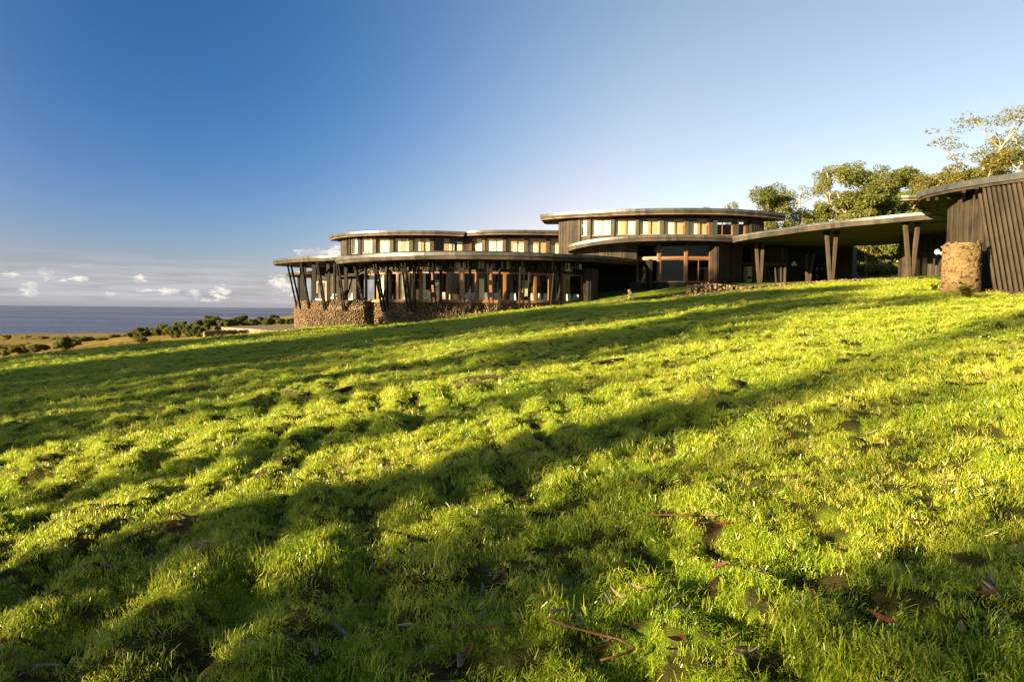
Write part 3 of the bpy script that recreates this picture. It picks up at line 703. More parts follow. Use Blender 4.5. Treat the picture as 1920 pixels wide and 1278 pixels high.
# drum end of cladding at the right of the windows
cladding(tB, [Vector(XY(1093, 49.6)), Vector(XY(1099, 48.9)), Vector(XY(1109, 49.0)), Vector(XY(1119, 49.8)), Vector(XY(1120, 51.5))], zf - .2, 3.0, 0.10, 0.02, 0.04, 'plank', batten=0.03)
# inside: rear wall, white columns, sideboard
s = MB(); s.slab((-11.5, 57), (10, 59.5), zf, 4.0, -0.2, 0); s.build('rear_wall', M['room'], tB)
s = MB(); s.slab((10, 59.5), (10.5, 52), zf, 3.9, -0.1, 0.1); s.build('end_wall', M['dark'], tB)
for px, Y in [(770, 53), (845, 54), (905, 54.5), (1000, 53.8), (1065, 54)]:
    x, y = XY(px, Y); s = MB(); s.tube([(x, y, zf), (x, y, 3.5)], [.14, .14], 10); s.build('column', M['blind_shade'], tB, True)
for px, Y, w_, a_, b_ in [(986, 49.6, 0.5, .75, 1.9), (996, 49.8, 0.28, .75, 1.45), (935, 49.4, 0.25, .7, 1.7), (822, 49.5, .5, .8, 1.9)]:
    x, y = XY(px, Y); s = MB(); s.box(x - w_ / 2, x + w_ / 2, y, y + .06, a_ + zf, b_ + zf); s.build('screen_panel', M['blind'], tB)
k = 0
for px, Y, rz in [(792, 48.6, 3.0), (802, 48.9, 0.3), (833, 48.3, 2.9), (878, 48.2, 3.3), (890, 48.6, 2.8), (909, 48.1, 3.1), (934, 48.6, .2), (963, 48.7, 3.0), (995, 49.0, 3.2), (1012, 49.0, 2.7), (1022, 49.2, 3.4), (1045, 49.6, 3.0), (1066, 50.4, 2.9), (1078, 51.0, 3.3)]:
    x, y = XY(px, Y); make_chair((x, y, zf), rz, 'small white chair behind the restaurant glass, ' + ordinal(px, [792, 802, 833, 878, 890, 909, 934, 963, 995, 1012, 1022, 1045, 1066, 1078]) + ' from the left', 'white dining chairs behind the restaurant glass')
for px, Y in [(798, 49.6), (884, 49.3), (1002, 50.1), (1060, 51.2)]:
    x, y = XY(px, Y); make_table((x, y, zf), 'round white dining table inside the restaurant windows, ' + ordinal(px, [798, 884, 1002, 1060]) + ' from the left', 'white dining tables behind the restaurant glass')
for px, Y, rz in [(622, 52.6, .5), (632, 53.0, 2.6), (655, 52.0, .4), (664, 52.6, 2.4), (600, 53.6, 1.4)]:
    x, y = XY(px, Y); make_chair((x, y, 0.20), rz, 'white chair on the open round terrace, ' + ordinal(px, [600, 622, 632, 655, 664]) + ' from the left', 'white chairs on the open terrace')
x, y = XY(627, 52.6); make_table((x, y, .2), 'round white table among white chairs on the open terrace', None)
# dark recess between restaurant and lounge
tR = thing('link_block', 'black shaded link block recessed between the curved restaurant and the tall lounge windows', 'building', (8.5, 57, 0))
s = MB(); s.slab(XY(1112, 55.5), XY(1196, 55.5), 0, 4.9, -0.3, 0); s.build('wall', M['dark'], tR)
for px, py in [(1148, 534), (1162, 534), (1180, 535), (1186, 534), (1198, 533)]:
    pass
pass

# ================================================================== C: upper gallery
YC = curve([(640, 60.0), (655, 58.8), (680, 57.9), (740, 57.1), (800, 57.0), (868, 57.4), (885, 57.4), (920, 56.8), (980, 56.6), (1046, 56.8)])
tC = thing('upper_gallery', 'upper gallery with a row of cream windows under a thin curved roof above the restaurant', 'building', (-5, 58, 4))
eC = [(617, 444, 61.0), (620, 441.5, 59.9), (632, 438.5, 58.6), (655, 435.5, 57.2), (700, 433, 56.1), (760, 432, 55.7), (820, 432.5, 55.7), (872, 434.5, 56.0)]
roof(tC, [W(*q) for q in eC], [W(875, 435, 66), W(760, 440, 68), W(640, 448, 67)], 0.16, 0.14, 0.05, 2.0, trim=0.35)
eC2 = [(872.6, 434, 56.2), (890, 432.5, 55.7), (930, 431.2, 55.4), (980, 431.2, 55.3), (1048, 432, 55.7), (1060, 432, 55.9)]
roof(tC, [W(*q) for q in eC2], [W(1060, 440, 66), W(873, 440, 66)], 0.16, 0.14, 0.05, 2.0, trim=0.35)
zc0 = 4.3
def ctop(px): return ZZ(px, 446.5, YC(px))
s = MB()
Pc = arc_pts(YC, 655, 1050, 50)
for i in range(len(Pc) - 1): s.slab(Pc[i], Pc[i + 1], 3.6, 4.6, -0.2, -0.02)
s.build('lower_wall', M['dark'], tC)
cladding(tC, [Vector(XY(640, 62.5)), Vector(XY(640.5, 60.0)), Vector(XY(652, 58.9))], 3.7, 6.02, .14, .015, .04, 'plank_warm')
cladding(tC, arc_pts(YC, 868, 881, 5), 3.7, 6.0, .13, .015, .04, 'plank')
cw = [(660, 672), (679, 699), (707, 731), (739, 767), (775, 806), (816, 867), (885, 904), (911, 942), (949, 982), (989, 1023), (1030, 1048)]
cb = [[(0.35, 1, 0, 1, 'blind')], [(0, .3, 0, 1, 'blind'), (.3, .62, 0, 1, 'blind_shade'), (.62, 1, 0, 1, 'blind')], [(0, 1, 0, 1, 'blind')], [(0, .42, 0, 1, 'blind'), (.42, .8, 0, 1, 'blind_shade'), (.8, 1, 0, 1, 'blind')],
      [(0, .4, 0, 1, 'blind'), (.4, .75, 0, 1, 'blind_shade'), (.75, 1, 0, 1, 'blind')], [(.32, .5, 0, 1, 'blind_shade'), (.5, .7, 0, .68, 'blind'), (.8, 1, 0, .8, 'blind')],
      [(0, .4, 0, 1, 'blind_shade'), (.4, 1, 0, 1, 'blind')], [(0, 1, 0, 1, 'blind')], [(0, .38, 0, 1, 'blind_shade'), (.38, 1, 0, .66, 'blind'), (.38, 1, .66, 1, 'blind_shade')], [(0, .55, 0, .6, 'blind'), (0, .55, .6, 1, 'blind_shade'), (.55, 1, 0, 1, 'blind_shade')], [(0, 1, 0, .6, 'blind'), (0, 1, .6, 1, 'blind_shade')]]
for (a_, b_), bl in zip(cw, cb):
    z1 = ctop((a_ + b_) / 2)
    window(tC, XY(a_, YC(a_)), XY(b_, YC(b_)), 4.6, z1, 0.05, 0.08, blinds=bl, mull=(.5,) if b_ - a_ > 30 else ())
ed = [655] + [x for ab in cw for x in ab][0:] + []
ps = [(656, 660), (672, 679), (699, 707), (731, 739), (767, 775), (806, 814), (881, 885), (904, 911), (942, 949), (982, 989), (1023, 1030)]
for a_, b_ in ps:
    s = MB(); s.slab(XY(a_, YC(a_)), XY(b_ - 0.5, YC(b_)), 4.0, ctop(a_) + .12, -0.15, 0.14); s.build('post', M['post_light'] if b_ > 700 else M['post'], tC)
s = MB(); s.slab(Vector(XY(650, 64)), Vector(XY(1050, 63)), 3.8, 6.75, -0.2, 0); s.build('rear_wall', M['room'], tC)
s = MB()
for i in range(len(Pc) - 1):
    zt_ = ctop(655 + 395 * (i + .5) / 49); s.slab(Pc[i], Pc[i + 1], zt_ + 0.003, zt_ + 0.30, -0.1, 0.05)
s.build('head_beam', M['post'], tC)

# ================================================================== D: raised tower storey
YD = curve([(1047, 55.2), (1087, 53.8), (1150, 52.7), (1240, 52.0), (1330, 52.0), (1398, 52.6), (1428, 53.0)])
tD = thing('tower_storey', 'highest oval storey with dark plank corner and cream windows under a wide flat roof', 'building', (8, 56, 5))
eD = [(1012, 403, 55.6), (1030, 400.5, 54.6), (1060, 398, 53.6), (1100, 395.5, 52.5), (1160, 392.5, 51.4), (1230, 390.5, 50.7), (1300, 390, 50.5), (1370, 391.5, 50.8), (1430, 395.5, 51.7), (1473, 400.5, 52.8)]
roof(tD, [W(*q) for q in eD], [W(1473, 404, 56), W(1400, 408, 63), W(1200, 412, 66), W(1020, 412, 62)], 0.20, 0.18, 0.05, 1.5, trim=0.40)
def dtop(px): return ZZ(px, 409.5 + (px > 1380) * 1.5, YD(px))
cladding(tD, [Vector(XY(1047, 58)), Vector(XY(1047.3, 55.2)), Vector(XY(1066, 54.4)), Vector(XY(1085, 53.8))], 4.0, 7.15, .12, .015, .04, 'plank')
cladding(tD, arc_pts(YD, 1085, 1400, 30), 5.0, 5.72, .14, .015, .03, 'plank')
cladding(tD, [Vector(XY(1399, 53.4)), Vector(XY(1404, 52.3)), Vector(XY(1427, 52.9)), Vector(XY(1428, 57))], 5.0, 7.12, .12, .015, .04, 'plank', batten=0.03)
dw = [(1088, 1100), (1107, 1144), (1151, 1190), (1196, 1235), (1242, 1281), (1288, 1326), (1333, 1370), (1378, 1393)]
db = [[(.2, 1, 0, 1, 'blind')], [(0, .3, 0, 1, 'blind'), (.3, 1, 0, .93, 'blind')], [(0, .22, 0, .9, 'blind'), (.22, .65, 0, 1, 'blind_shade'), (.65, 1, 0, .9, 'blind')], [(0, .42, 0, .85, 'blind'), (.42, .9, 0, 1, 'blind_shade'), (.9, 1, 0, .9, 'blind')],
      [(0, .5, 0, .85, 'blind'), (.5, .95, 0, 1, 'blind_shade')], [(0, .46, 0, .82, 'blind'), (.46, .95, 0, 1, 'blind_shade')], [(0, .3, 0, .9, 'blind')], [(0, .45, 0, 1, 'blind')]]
for (a_, b_), bl in zip(dw, db):
    z1 = dtop((a_ + b_) / 2)
    window(tD, XY(a_, YD(a_)), XY(b_, YD(b_)), 5.75, z1, 0.055, 0.08, blinds=bl, mull=(.5,) if b_ - a_ > 30 else ())
for a_, b_ in [(1084.5, 1088), (1100, 1107), (1144, 1151), (1190, 1196), (1235, 1242), (1281, 1288), (1326, 1333), (1370, 1378), (1393, 1398)]:
    s = MB(); s.slab(XY(a_, YD(a_)), XY(b_, YD(b_)), 5.3, dtop(a_) + .10, -0.15, 0.16); s.build('post', M['post_light'], tD)
Pd = arc_pts(YD, 1085, 1400, 40); s = MB()
for i in range(len(Pd) - 1):
    zt_ = dtop(1085 + 315 * (i + .5) / 39); s.slab(Pd[i], Pd[i + 1], zt_ + 0.003, zt_ + 0.28, -0.1, 0.05)
s.build('head_beam', M['post'], tD)
s = MB(); s.slab(XY(1050, 62), XY(1412, 58), 4.8, 7.4, -0.2, 0); s.build('rear_wall', M['room'], tD)
# low dark roof strip behind the tower's right end
s = MB(); s.slab(XY(1428, 58), XY(1495, 58), 5.9, 6.9, -2.5, 0); s.build('rear_parapet', M['post'], tD)

# ================================================================== E: two-storey lounge
YE = curve([(1190, 53.4), (1235, 52.6), (1283, 52.2), (1330, 52.2)])
tE = thing('lounge_block', 'lounge block with tall dark glazing and orange transoms below the highest storey', 'building', (12, 54, 2))
eE = [(1062, 462.5, 53.6), (1066, 459.5, 53.0), (1080, 455, 52.4), (1110, 449, 51.6), (1150, 444.3, 50.9), (1200, 441, 50.4), (1280, 439.4, 50.2), (1340, 440.5, 50.4), (1385, 443, 50.9)]
roof(tE, [W(*q) for q in eE], [W(1390, 446, 58), W(1250, 452, 60), W(1075, 466, 58)], 0.20, 0.24, 0.06, 0.4)
cladding(tE, [Vector(XY(1066, 54.2)), Vector(XY(1090, 53.6)), Vector(XY(1130, 53.0)), Vector(XY(1170, 52.7)), Vector(XY(1192, 52.7)), Vector(XY(1193, 54))], 3.6, lambda t: 4.75 + .5 * min(1, t * 1.6), .13, .015, .04, 'plank_warm')
zg = 2.2; zh = 5.15
s = MB(); s.slab(XY(1180, 53.2), XY(1332, 51.9), 1.2, 2.19, 0, .15); s.build('plinth', M['dark'], tE)  # near-black colour stands in for shade on the lower lounge front
for a_, b_, mu in [(1194, 1233, (0.52,)), (1237, 1283, ()), (1287, 1330, (0.5,))]:
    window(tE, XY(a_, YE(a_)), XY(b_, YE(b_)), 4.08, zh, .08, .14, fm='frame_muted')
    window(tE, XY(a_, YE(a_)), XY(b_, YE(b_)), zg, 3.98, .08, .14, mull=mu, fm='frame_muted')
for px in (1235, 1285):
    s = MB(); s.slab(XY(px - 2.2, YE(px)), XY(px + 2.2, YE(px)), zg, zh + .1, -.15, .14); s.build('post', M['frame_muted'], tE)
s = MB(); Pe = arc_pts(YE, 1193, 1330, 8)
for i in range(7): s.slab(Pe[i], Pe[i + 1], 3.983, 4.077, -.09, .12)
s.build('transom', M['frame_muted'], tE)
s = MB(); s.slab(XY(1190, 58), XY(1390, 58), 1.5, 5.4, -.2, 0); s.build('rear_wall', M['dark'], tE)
s = MB(); s.slab(XY(1193, 53.9), XY(1330, 52.7), 5.0, 5.25, -.2, .1); s.build('head_wall', M['dark'], tE)
cladding(tE, [Vector(XY(1329, 52.3)), Vector(XY(1342, 51.3)), Vector(XY(1388, 53.0)), Vector(XY(1389, 56))], 1.9, 5.22, .115, .02, .04, 'plank', batten=0.035)
floor_slab(tE, [XY(1185, 53.6), XY(1330, 52.3), XY(1400, 53), XY(1400, 60), XY(1185, 60)], 2.18, .6, M['floor'])

# ================================================================== F: entrance canopy
tF = thing('entrance_canopy', 'long flat entrance canopy on brown V shaped posts left of the right wing', 'canopy', (20, 48, 2))
eF = [(1373, 444.5, 50.4), (1380, 442, 50.0), (1410, 436.5, 48.8), (1450, 430.5, 47.1), (1510, 421.5, 44.6), (1580, 412.5, 42.1), (1640, 406.5, 40.5), (1700, 400.5, 39.2), (1773, 394.5, 37.7), (1850, 389, 36.6)]
roof(tF, [W(*q) for q in eF], [Vector((31, 46, 5.7)), Vector((30.5, 51, 5.75)), Vector((29.5, 54.5, 5.8)), Vector((25, 57.5, 5.8)), Vector((18, 58, 5.75)), Vector((17.3, 54, 5.7))], 0.16, 0.26, 0.05, 0.55)
def vpost(parent, foot, tl, tr, w=.20, m='post_light'):
    s = MB(); foot = Vector(foot); a = Vector(tl); b = Vector(tr)
    for off, q in ((Vector((-.05, 0, 0)), a), (Vector((.07, .03, 0)), b)):
        s = MB(); s.beam(foot + off, q, w, w, (1, 0, 0)); po = s.build('v_post', M[m], parent)
        c_ = MB(); c_.box(q.x - .16, q.x + .16, q.y - .16, q.y + .16, q.z - .02, q.z + .24); c_.build('bracket', M['dark'], po)
for fx, fy, lx, rx, ty, Y in [(1424, 533, 1417.5, 1430.5, 455, 51.5), (1558, 529, 1550, 1568, 440, 45.0), (1707, 523, 1697, 1721, 420, 40.3), (1515, 530, 1511, 1525, 477, 56.0)]:
    vpost(tF, W(fx, fy + 2, Y), W(lx, ty, Y - .3), W(rx, ty - 1.5, Y - .3), .19)
s = MB(); s.slab(XY(1500, 56.2), XY(1545, 56.2), 4.95, 5.42, -.2, .15); s.build('beam', M['dark'], tF)

# ================================================================== entrance block under the canopy
tG = thing('entrance_block', 'dark entrance block under the canopy with slanted glazing bars and narrow lit door', 'building', (19, 57, 2))
cladding(tG, [Vector(XY(1405, 54.6)), Vector(XY(1440, 54.8)), Vector(XY(1474, 55.4)), Vector(XY(1475, 57))], 3.95, 5.1, .22, .05, .04, 'plank_warm', batten=.03)
s = MB(); s.slab(XY(1390, 54.6), XY(1474, 55.2), 3.72, 3.93, -.1, .12); s.build('beam', M['post_light'], tG)
window(tG, XY(1392, 55.2), XY(1413, 55.3), 2.2, 3.7, .06, .1, fm='post_light', blinds=[(.5, .88, .42, .98, 'blind'), (.5, .88, .1, .3, 'blind')])
window(tG, XY(1417, 55.3), XY(1470, 55.8), 2.2, 3.7, .06, .1, fm='post_light')
for a_, b_ in [(1434, 1435.5), (1438, 1448), (1453, 1455), (1464, 1464)]:
    s = MB(); s.beam(W(a_, 498, 55.1), W(b_, 531, 55.1), .09, .09, (1, 0, 0)); s.build('glazing_bar', M['post_light'], tG)
s = MB(); s.slab(XY(1411, 54.9), XY(1415, 54.9), 2.1, 3.75, 0, .12); s.build('post', M['post_light'], tG)
s = MB(); s.slab(XY(1468.5, 55.2), XY(1472, 55.2), 2.1, 3.75, 0, .12); s.build('post', M['post_light'], tG)
s = MB(); s.slab(XY(1388, 58.5), XY(1596, 59.5), 1.6, 5.6, -.3, 0); s.build('rear_wall', M['dark'], tG)
s = MB(); s.slab(XY(1476, 56.6), XY(1522, 57.6), 1.8, 5.5, -.3, 0); s.build('side_wall', M['dark'], tG)
s = MB(); s.slab(XY(1560, 57.0), XY(1597, 56.2), 1.8, 5.5, -2.8, 0); s.build('corner_wall', M['dark'], tG)
for px in (1531, 1541, 1550):
    for z0 in (2.9, 3.45, 4.0, 4.5):
        if random.random() < .75:
            window(tG, XY(px - 3, 58.2), XY(px + 3, 58.2), z0, z0 + .38, .05, .06, fm='dark', blinds=[(0, 1, .2, 1, 'blind_shade')] if random.random() < .6 else [])

# ================================================================== G: gatehouse wall with glass doors
tW = thing('door_wing', 'curved sunlit plank wall with a pair of pale glass doors behind the rightmost canopy post', 'building', (27, 47, 2))
cladding(tW, [Vector(XY(1684, 49.0)), Vector(XY(1686, 47.2)), Vector(XY(1694, 46.2)), Vector(XY(1706, 46.0)), Vector(XY(1722, 46.4))], 1.9, 5.3, .14, .012, .04, 'plank_warm')
cladding(tW, [Vector(XY(1722, 46.6)), Vector(XY(1760, 47.0))], 4.15, 5.3, .14, .03, .04, 'plank_warm')
cladding(tW, [Vector(XY(1759, 46.6)), Vector(XY(1763, 45.2)), Vector(XY(1772, 44.4)), Vector(XY(1790, 44.4))], 1.9, 5.3, .14, .012, .04, 'plank_warm')
s = MB(); s.slab(XY(1720, 46.7), XY(1760, 47.0), 3.95, 4.14, -.1, .1); s.build('beam', M['door_grey'], tW)
for a_, b_ in ((1723, 1742), (1742.5, 1757)):
    dd = window(tW, XY(a_, 46.9), XY(b_, 47.0), 2.2, 3.93, .17, .12, fm='door_grey', blinds=[(.1, .9, 0, 1, 'white')]); dd.name = 'door'
s = MB(); s.slab(XY(1715, 51), XY(1800, 51), 1.8, 5.3, -.2, 0); s.build('rear_wall', M['dark'], tW)
# ================================================================== H: near right wing
YH = curve([(1773, 28.6), (1800, 27.2), (1838, 26.0), (1880, 25.2), (1920, 24.4), (2000, 22.9), (2120, 21.2)])
tH = thing('right_wing', 'near dark timber wing at the right edge with tall slanting slats', 'building', (19, 27, .8))
eH = [(1720, 366, 30.5), (1722, 361.5, 29.6), (1730, 357.2, 28.7), (1745, 353, 27.9), (1780, 345, 26.8), (1830, 336, 25.6), (1870, 329.5, 24.8), (1920, 322, 23.9), (2000, 309, 22.4), (2120, 292, 20.6)]
roof(tH, [W(*q) for q in eH], [W(2120, 320, 27), Vector((28, 34, 5.2)), Vector((24.5, 37, 5.2)), Vector((20.6, 34, 5.2))], 0.22, 0.10, 0.06, 0.36)
PH = arc_pts(YH, 1773, 1842, 14)
cladding(tH, [PH[0] + Vector((2.5, 3.2))] + PH, .2, lambda t: 4.45 if t < .75 else 4.7, .075, .012, .035, 'plank_warm')
PH2 = arc_pts(YH, 1838, 2120, 26)
cladding(tH, PH2, .2, 4.75, .12, .02, .03, 'dark', name='backing_boards')  # near-black colour paints in the shadow between the slats
# slanting slats, each a piece of its own
x_ = 1834.0; i = 0
while x_ < 2085:
    Y0 = YH(x_) - .32; tp = W(x_, 349 - (x_ - 1834) * .17, Y0); xb = x_ + 33 + i * 0.9; Yb_ = YH(xb) - .26
    fb_ = W(xb, 552, Yb_); sd = Vector((1, -.5, 0))
    s = MB(); s.beam(fb_, tp, .078 + .015 * random.random(), .20, sd); s.build('slat', M['plank_warm'], tH)
    x_ += 8.9 + i * .12; i += 1
for px in (1736, 1752, 1775, 1802, 1826):
    a = Vector(XY(px, YH(max(px, 1773)) + .4)); z = 4.55; b = Vector(XY(px - 2, YH(max(px, 1773)) - 1.0 + max(0, (1773 - px)) * .012))
    s = MB(); s.hexa([(a.x - .07, a.y, z - .28), (a.x + .07, a.y, z - .28), (a.x + .07, a.y + .05, z - .28), (a.x - .07, a.y + .05, z - .28)] and
                     [(b.x - .07, b.y, z + .02), (b.x + .07, b.y, z + .02), (a.x + .07, a.y, z - .26), (a.x - .07, a.y, z - .26)], [(b.x - .07, b.y, z + .14), (b.x + .07, b.y, z + .14), (a.x + .07, a.y, z + .14), (a.x - .07, a.y, z + .14)])
    s.build('rafter', M['soffit'], tH)
cladding(tH, [Vector(XY(1742, 39.6)), Vector(XY(1800, 39.2))], 5.2, 6.45, .14, .02, .04, 'plank')
tH2 = thing('rear_roof', 'thin brown flat roof end poking out left behind the right wing roof', 'roof', (20, 36, 5))
roof(tH2, [W(1686, 369, 37), W(1690, 367, 36), W(1725, 365.5, 35.5), W(1760, 364, 35.5)], [W(1760, 366, 40), W(1692, 369, 41)], .10, .10, .05, 2.0, trim=.4)
s = MB(); s.slab(XY(1725, 40.5), XY(1765, 40.5), 6.1, 6.6, -.3, 0); s.build('wall', M['dark'], tH2)

# stone pier with individually laid stones
cx, cy = XY(1801, 25.35); zb = ZZ(1801, 556, 25); ztp = ZZ(1801, 458, 25); rad = .60
tP = thing('stone_pier', 'squat round pier of ochre rubble stone against the dark right wing', 'pier', (cx, cy, zb))
s = MB(); n = 24
s.tube([(cx, cy, zb - .3), (cx, cy, zb + .3), (cx, cy, ztp - .1), (cx, cy, ztp - .04)], [rad * 1.02, rad, rad * .95, rad * .9], n); s.build('core', M['mortar'], tP)
SM = [fast_mesh('stone', v, f, M['pier_stone']) for v, f in [stone_shape(50 + i, 2) for i in range(8)]]
z = zb + .05; row = 0; cnt = 0
while z < ztp - .02:
    hgt = random.uniform(.09, .15); an = random.uniform(0, .5)
    while an < 2 * math.pi:
        w_ = random.uniform(.10, .30); aa = an + w_ / rad / 2
        if math.cos(aa - math.atan2(-cy, -cx)) > -0.3:
            rr = rad * (1.0 - .05 * (z - zb) / (ztp - zb)) + random.uniform(-.01, .02); hh = hgt * random.uniform(.7, 1.5)
            o = link('stone', SM[random.randrange(8)], tP, loc=(cx + rr * math.cos(aa), cy + rr * math.sin(aa), z + hgt * .5 + random.uniform(-.05, .05)),
                     rot=(random.uniform(-.2, .2), random.uniform(-.5, .5), aa + math.pi / 2), scale=(w_ * .66, .040, hh * .72)); cnt += 1
        an += w_ / rad * .93
    z += hgt * .9
TOPST = [(cx + random.uniform(-.5, .5), cy + random.uniform(-.5, .5)) for _ in range(14)]
for q in TOPST:
    if math.hypot(q[0] - cx, q[1] - cy) < .58: link('stone', SM[random.randrange(8)], tP, loc=(q[0], q[1], ztp - .06), rot=(0, 0, random.uniform(0, 6)), scale=(.17, .14, .09))

# flood lamps
def flood(px, py, Y, label):
    p = W(px, py, Y); t = thing('flood_lamp', label, 'lamp', p)
    s = MB(); s.beam(p + Vector((0, .05, 0)), p + Vector((0, .4, 0)), .06, .06); s.build('bracket', M['dark'], t)
    s = MB(); s.beam(p + Vector((-.10, -.12, -.10)), p + Vector((.08, .10, .12)), .17, .2, (1, 0, -1)); s.build('lamp_housing', M['lamp_shell'], t)
    s = MB(); s.tube([p + Vector((.02, -.12, -.08)), p + Vector((.16, -.2, -.14))], [.05, .09], 8); s.build('lamp_head', M['lamp_shell'], t)
flood(1488, 494, 56.0, 'small white flood lamp on the black wall left of the middle V posts')
flood(1757.5, 471.5, 43.5, 'white flood lamp beside the glass doors above the stone pier')

# ------------------------------------------------------------------ dry stone edging and walls in front of the lounge
def zl(x, y): return float(lawn_z(x, y))
items = []
def gz(x, y, b=False): return lawn_z(np.array([x]), np.array([y]), b)[0]
tS = thing('dry_stone_wall', 'low sunlit heap of brown fieldstones in front of the lounge and entrance', 'wall', (12, 45, 1.5))
for px in np.arange(1288, 1400, 1.5):
    Y = 46.8 + random.uniform(-.5, .5); hmax = 17 * (1 - max(0, (px - 1330)) / 90)
    for k in range(4):
        py = 552 - (px - 1288) * .085 - random.uniform(0, max(3, hmax)); p = W(px, py, Y); items.append((p, (random.uniform(.09, .17), .12, random.uniform(.06, .1)), random.uniform(0, 3), random.uniform(-.4, .4)))
stone_part('stone', items, tS, M['stone'])
tS = thing('stone_edging', 'ragged strip of loose brown stones along the lawn from restaurant to entrance', 'stones', (12, 46, 1)); items = []
for px in np.arange(1085, 1690, .62):
    py = np.interp(px, [1085, 1184, 1250, 1280, 1374, 1468, 1530, 1577, 1690], [572, 561, 553.5, 555, 547, 538, 529, 526, 523]) + random.uniform(-1.2, 2.2)
    Y = np.interp(px, [1085, 1184, 1280, 1374, 1468, 1530, 1577, 1690], [47.4, 47.2, 45.8, 44.8, 43.4, 44.2, 43.2, 40.4]) + random.uniform(-.3, .8)
    p = W(px, py, Y); items.append((p, (random.uniform(.07, .16), .10, random.uniform(.05, .09)), random.uniform(0, 3), random.uniform(-.4, .4)))
for px in np.arange(1390, 1475, .7):
    py = np.interp(px, [1390, 1475], [541, 532.5]) + random.uniform(-2, 2.5); p = W(px, py, 45.5 + random.uniform(0, .8)); items.append((p, (random.uniform(.09, .18), .12, .08), random.uniform(0, 3), 0))
stone_part('stone', items, tS, M['stone'])
tS = thing('stone_marker', 'small upright stack of pale stones before the black recess', 'stones', W(1180, 562, 47.6)); items = []
for k in range(16):
    p = W(1180 + random.uniform(-2.5, 3), 561 - k * 1.15, 47.6); items.append((p, (.10, .1, .07), random.uniform(0, 3), 0))
stone_part('stone', items, tS, M['stone'])
tS = thing('retaining_wall', 'low curved rubble retaining wall below the gravel path at the lawn crest', 'wall', W(450, 625, 52)); items = []
for px in np.arange(384, 528, .8):
    y1 = np.interp(px, [384, 400, 440, 480, 528], [623, 620, 620, 619, 625]); y0 = np.interp(px, [384, 440, 480, 528], [632, 630, 629, 628])
    Y = np.interp(px, [384, 410, 470, 500, 528], [50, 53, 54.5, 51, 49.5])
    for k in range(6):
        p = W(px, random.uniform(y1, y0), Y + random.uniform(-.15, .15)); items.append((p, (random.uniform(.10, .2), .15, random.uniform(.07, .12)), random.uniform(0, 3), random.uniform(-.4, .4)))
stone_part('stone', items, tS, M['stone'])
# dark soil bank under the right wing
s = MB(); bank = []
tK = thing('soil_bank', 'brown bare soil bank strewn with stones at the foot of the right wing', 'soil', W(1850, 553, 25)); items = []
for k in range(240):
    px = random.uniform(1750, 1990); Y = YH(max(px, 1775)) - random.uniform(.2, 1.5)
    x, y = XY(px, Y); items.append(((x, y, gz(x, y) + .03), (random.uniform(.08, .22), random.uniform(.08, .15), random.uniform(.03, .09)), random.uniform(0, 3), 0))
stone_part('stone', items, tK, M['mortar'])
# lava rocks along the crest of the lawn
RK = [fast_mesh('rock', v, f, M['rock']) for v, f in [stone_shape(90 + i, 2) for i in range(5)]]
random.seed(11)
ROCKS = [(32, 668, 9), (62, 661, 6), (92, 657, 8), (118, 655, 12), (130, 656, 8), (160, 650, 7), (172, 652, 6), (190, 648, 8), (205, 646, 6), (222, 644, 5), (240, 645, 8), (262, 641, 5), (275, 642, 5), (300, 638, 6), (318, 637, 5), (338, 638, 5), (355, 636, 4), (372, 634, 6), (393, 633, 5), (412, 632, 6), (341, 641, 7)]
for px, py, sz in ROCKS:
    py = np.interp(px, [0, 200, 400, 550], [672, 652, 633, 619]) + 1
    x, y = XY(px, 0 + np.interp(px, [0, 200, 400], [41, 42, 44])); r_ = sz / 1280 * 42 * .62
    o = link('rock', RK[random.randrange(5)], loc=(x, y, gz(x, y) + r_ * .25), rot=(0, 0, random.uniform(0, 6)), scale=(r_, r_, r_ * .62))
    meta(o, ordinal(px, [q[0] for q in ROCKS]) + ' dark lava rock from the left along the grassy lawn crest', 'rock', 'lava rocks along the lawn crest')

# ------------------------------------------------------------------ trees
def leaf_array(centers, radii, n_per, size, seed, droop=.5, elong=2.2):
    r_ = np.random.default_rng(seed); C = []; 
    for c_, (rx, rz) in zip(centers, radii):
        k = max(8, int(n_per * (rx * rx) ))
        d = r_.normal(size=(k, 3)); d /= np.linalg.norm(d, axis=1)[:, None]; q = r_.uniform(.35, 1, (k, 1)) ** .5
        C.append(np.array(c_) + d * q * np.array([rx, rx, rz]))
    C = np.vstack(C); n = len(C)
    a = r_.normal(size=(n, 3)); a[:, 2] -= droop; a /= np.linalg.norm(a, axis=1)[:, None]
    b = np.cross(a, r_.normal(size=(n, 3))); b /= np.linalg.norm(b, axis=1)[:, None]
    s = size * r_.uniform(.6, 1.4, (n, 1)); L = a * s * elong * .5; Wd = b * s * .5
    V = np.stack([C - L, C + Wd, C + L, C - Wd], 1).reshape(-1, 3); F = np.arange(n * 4).reshape(-1, 4); return V, F
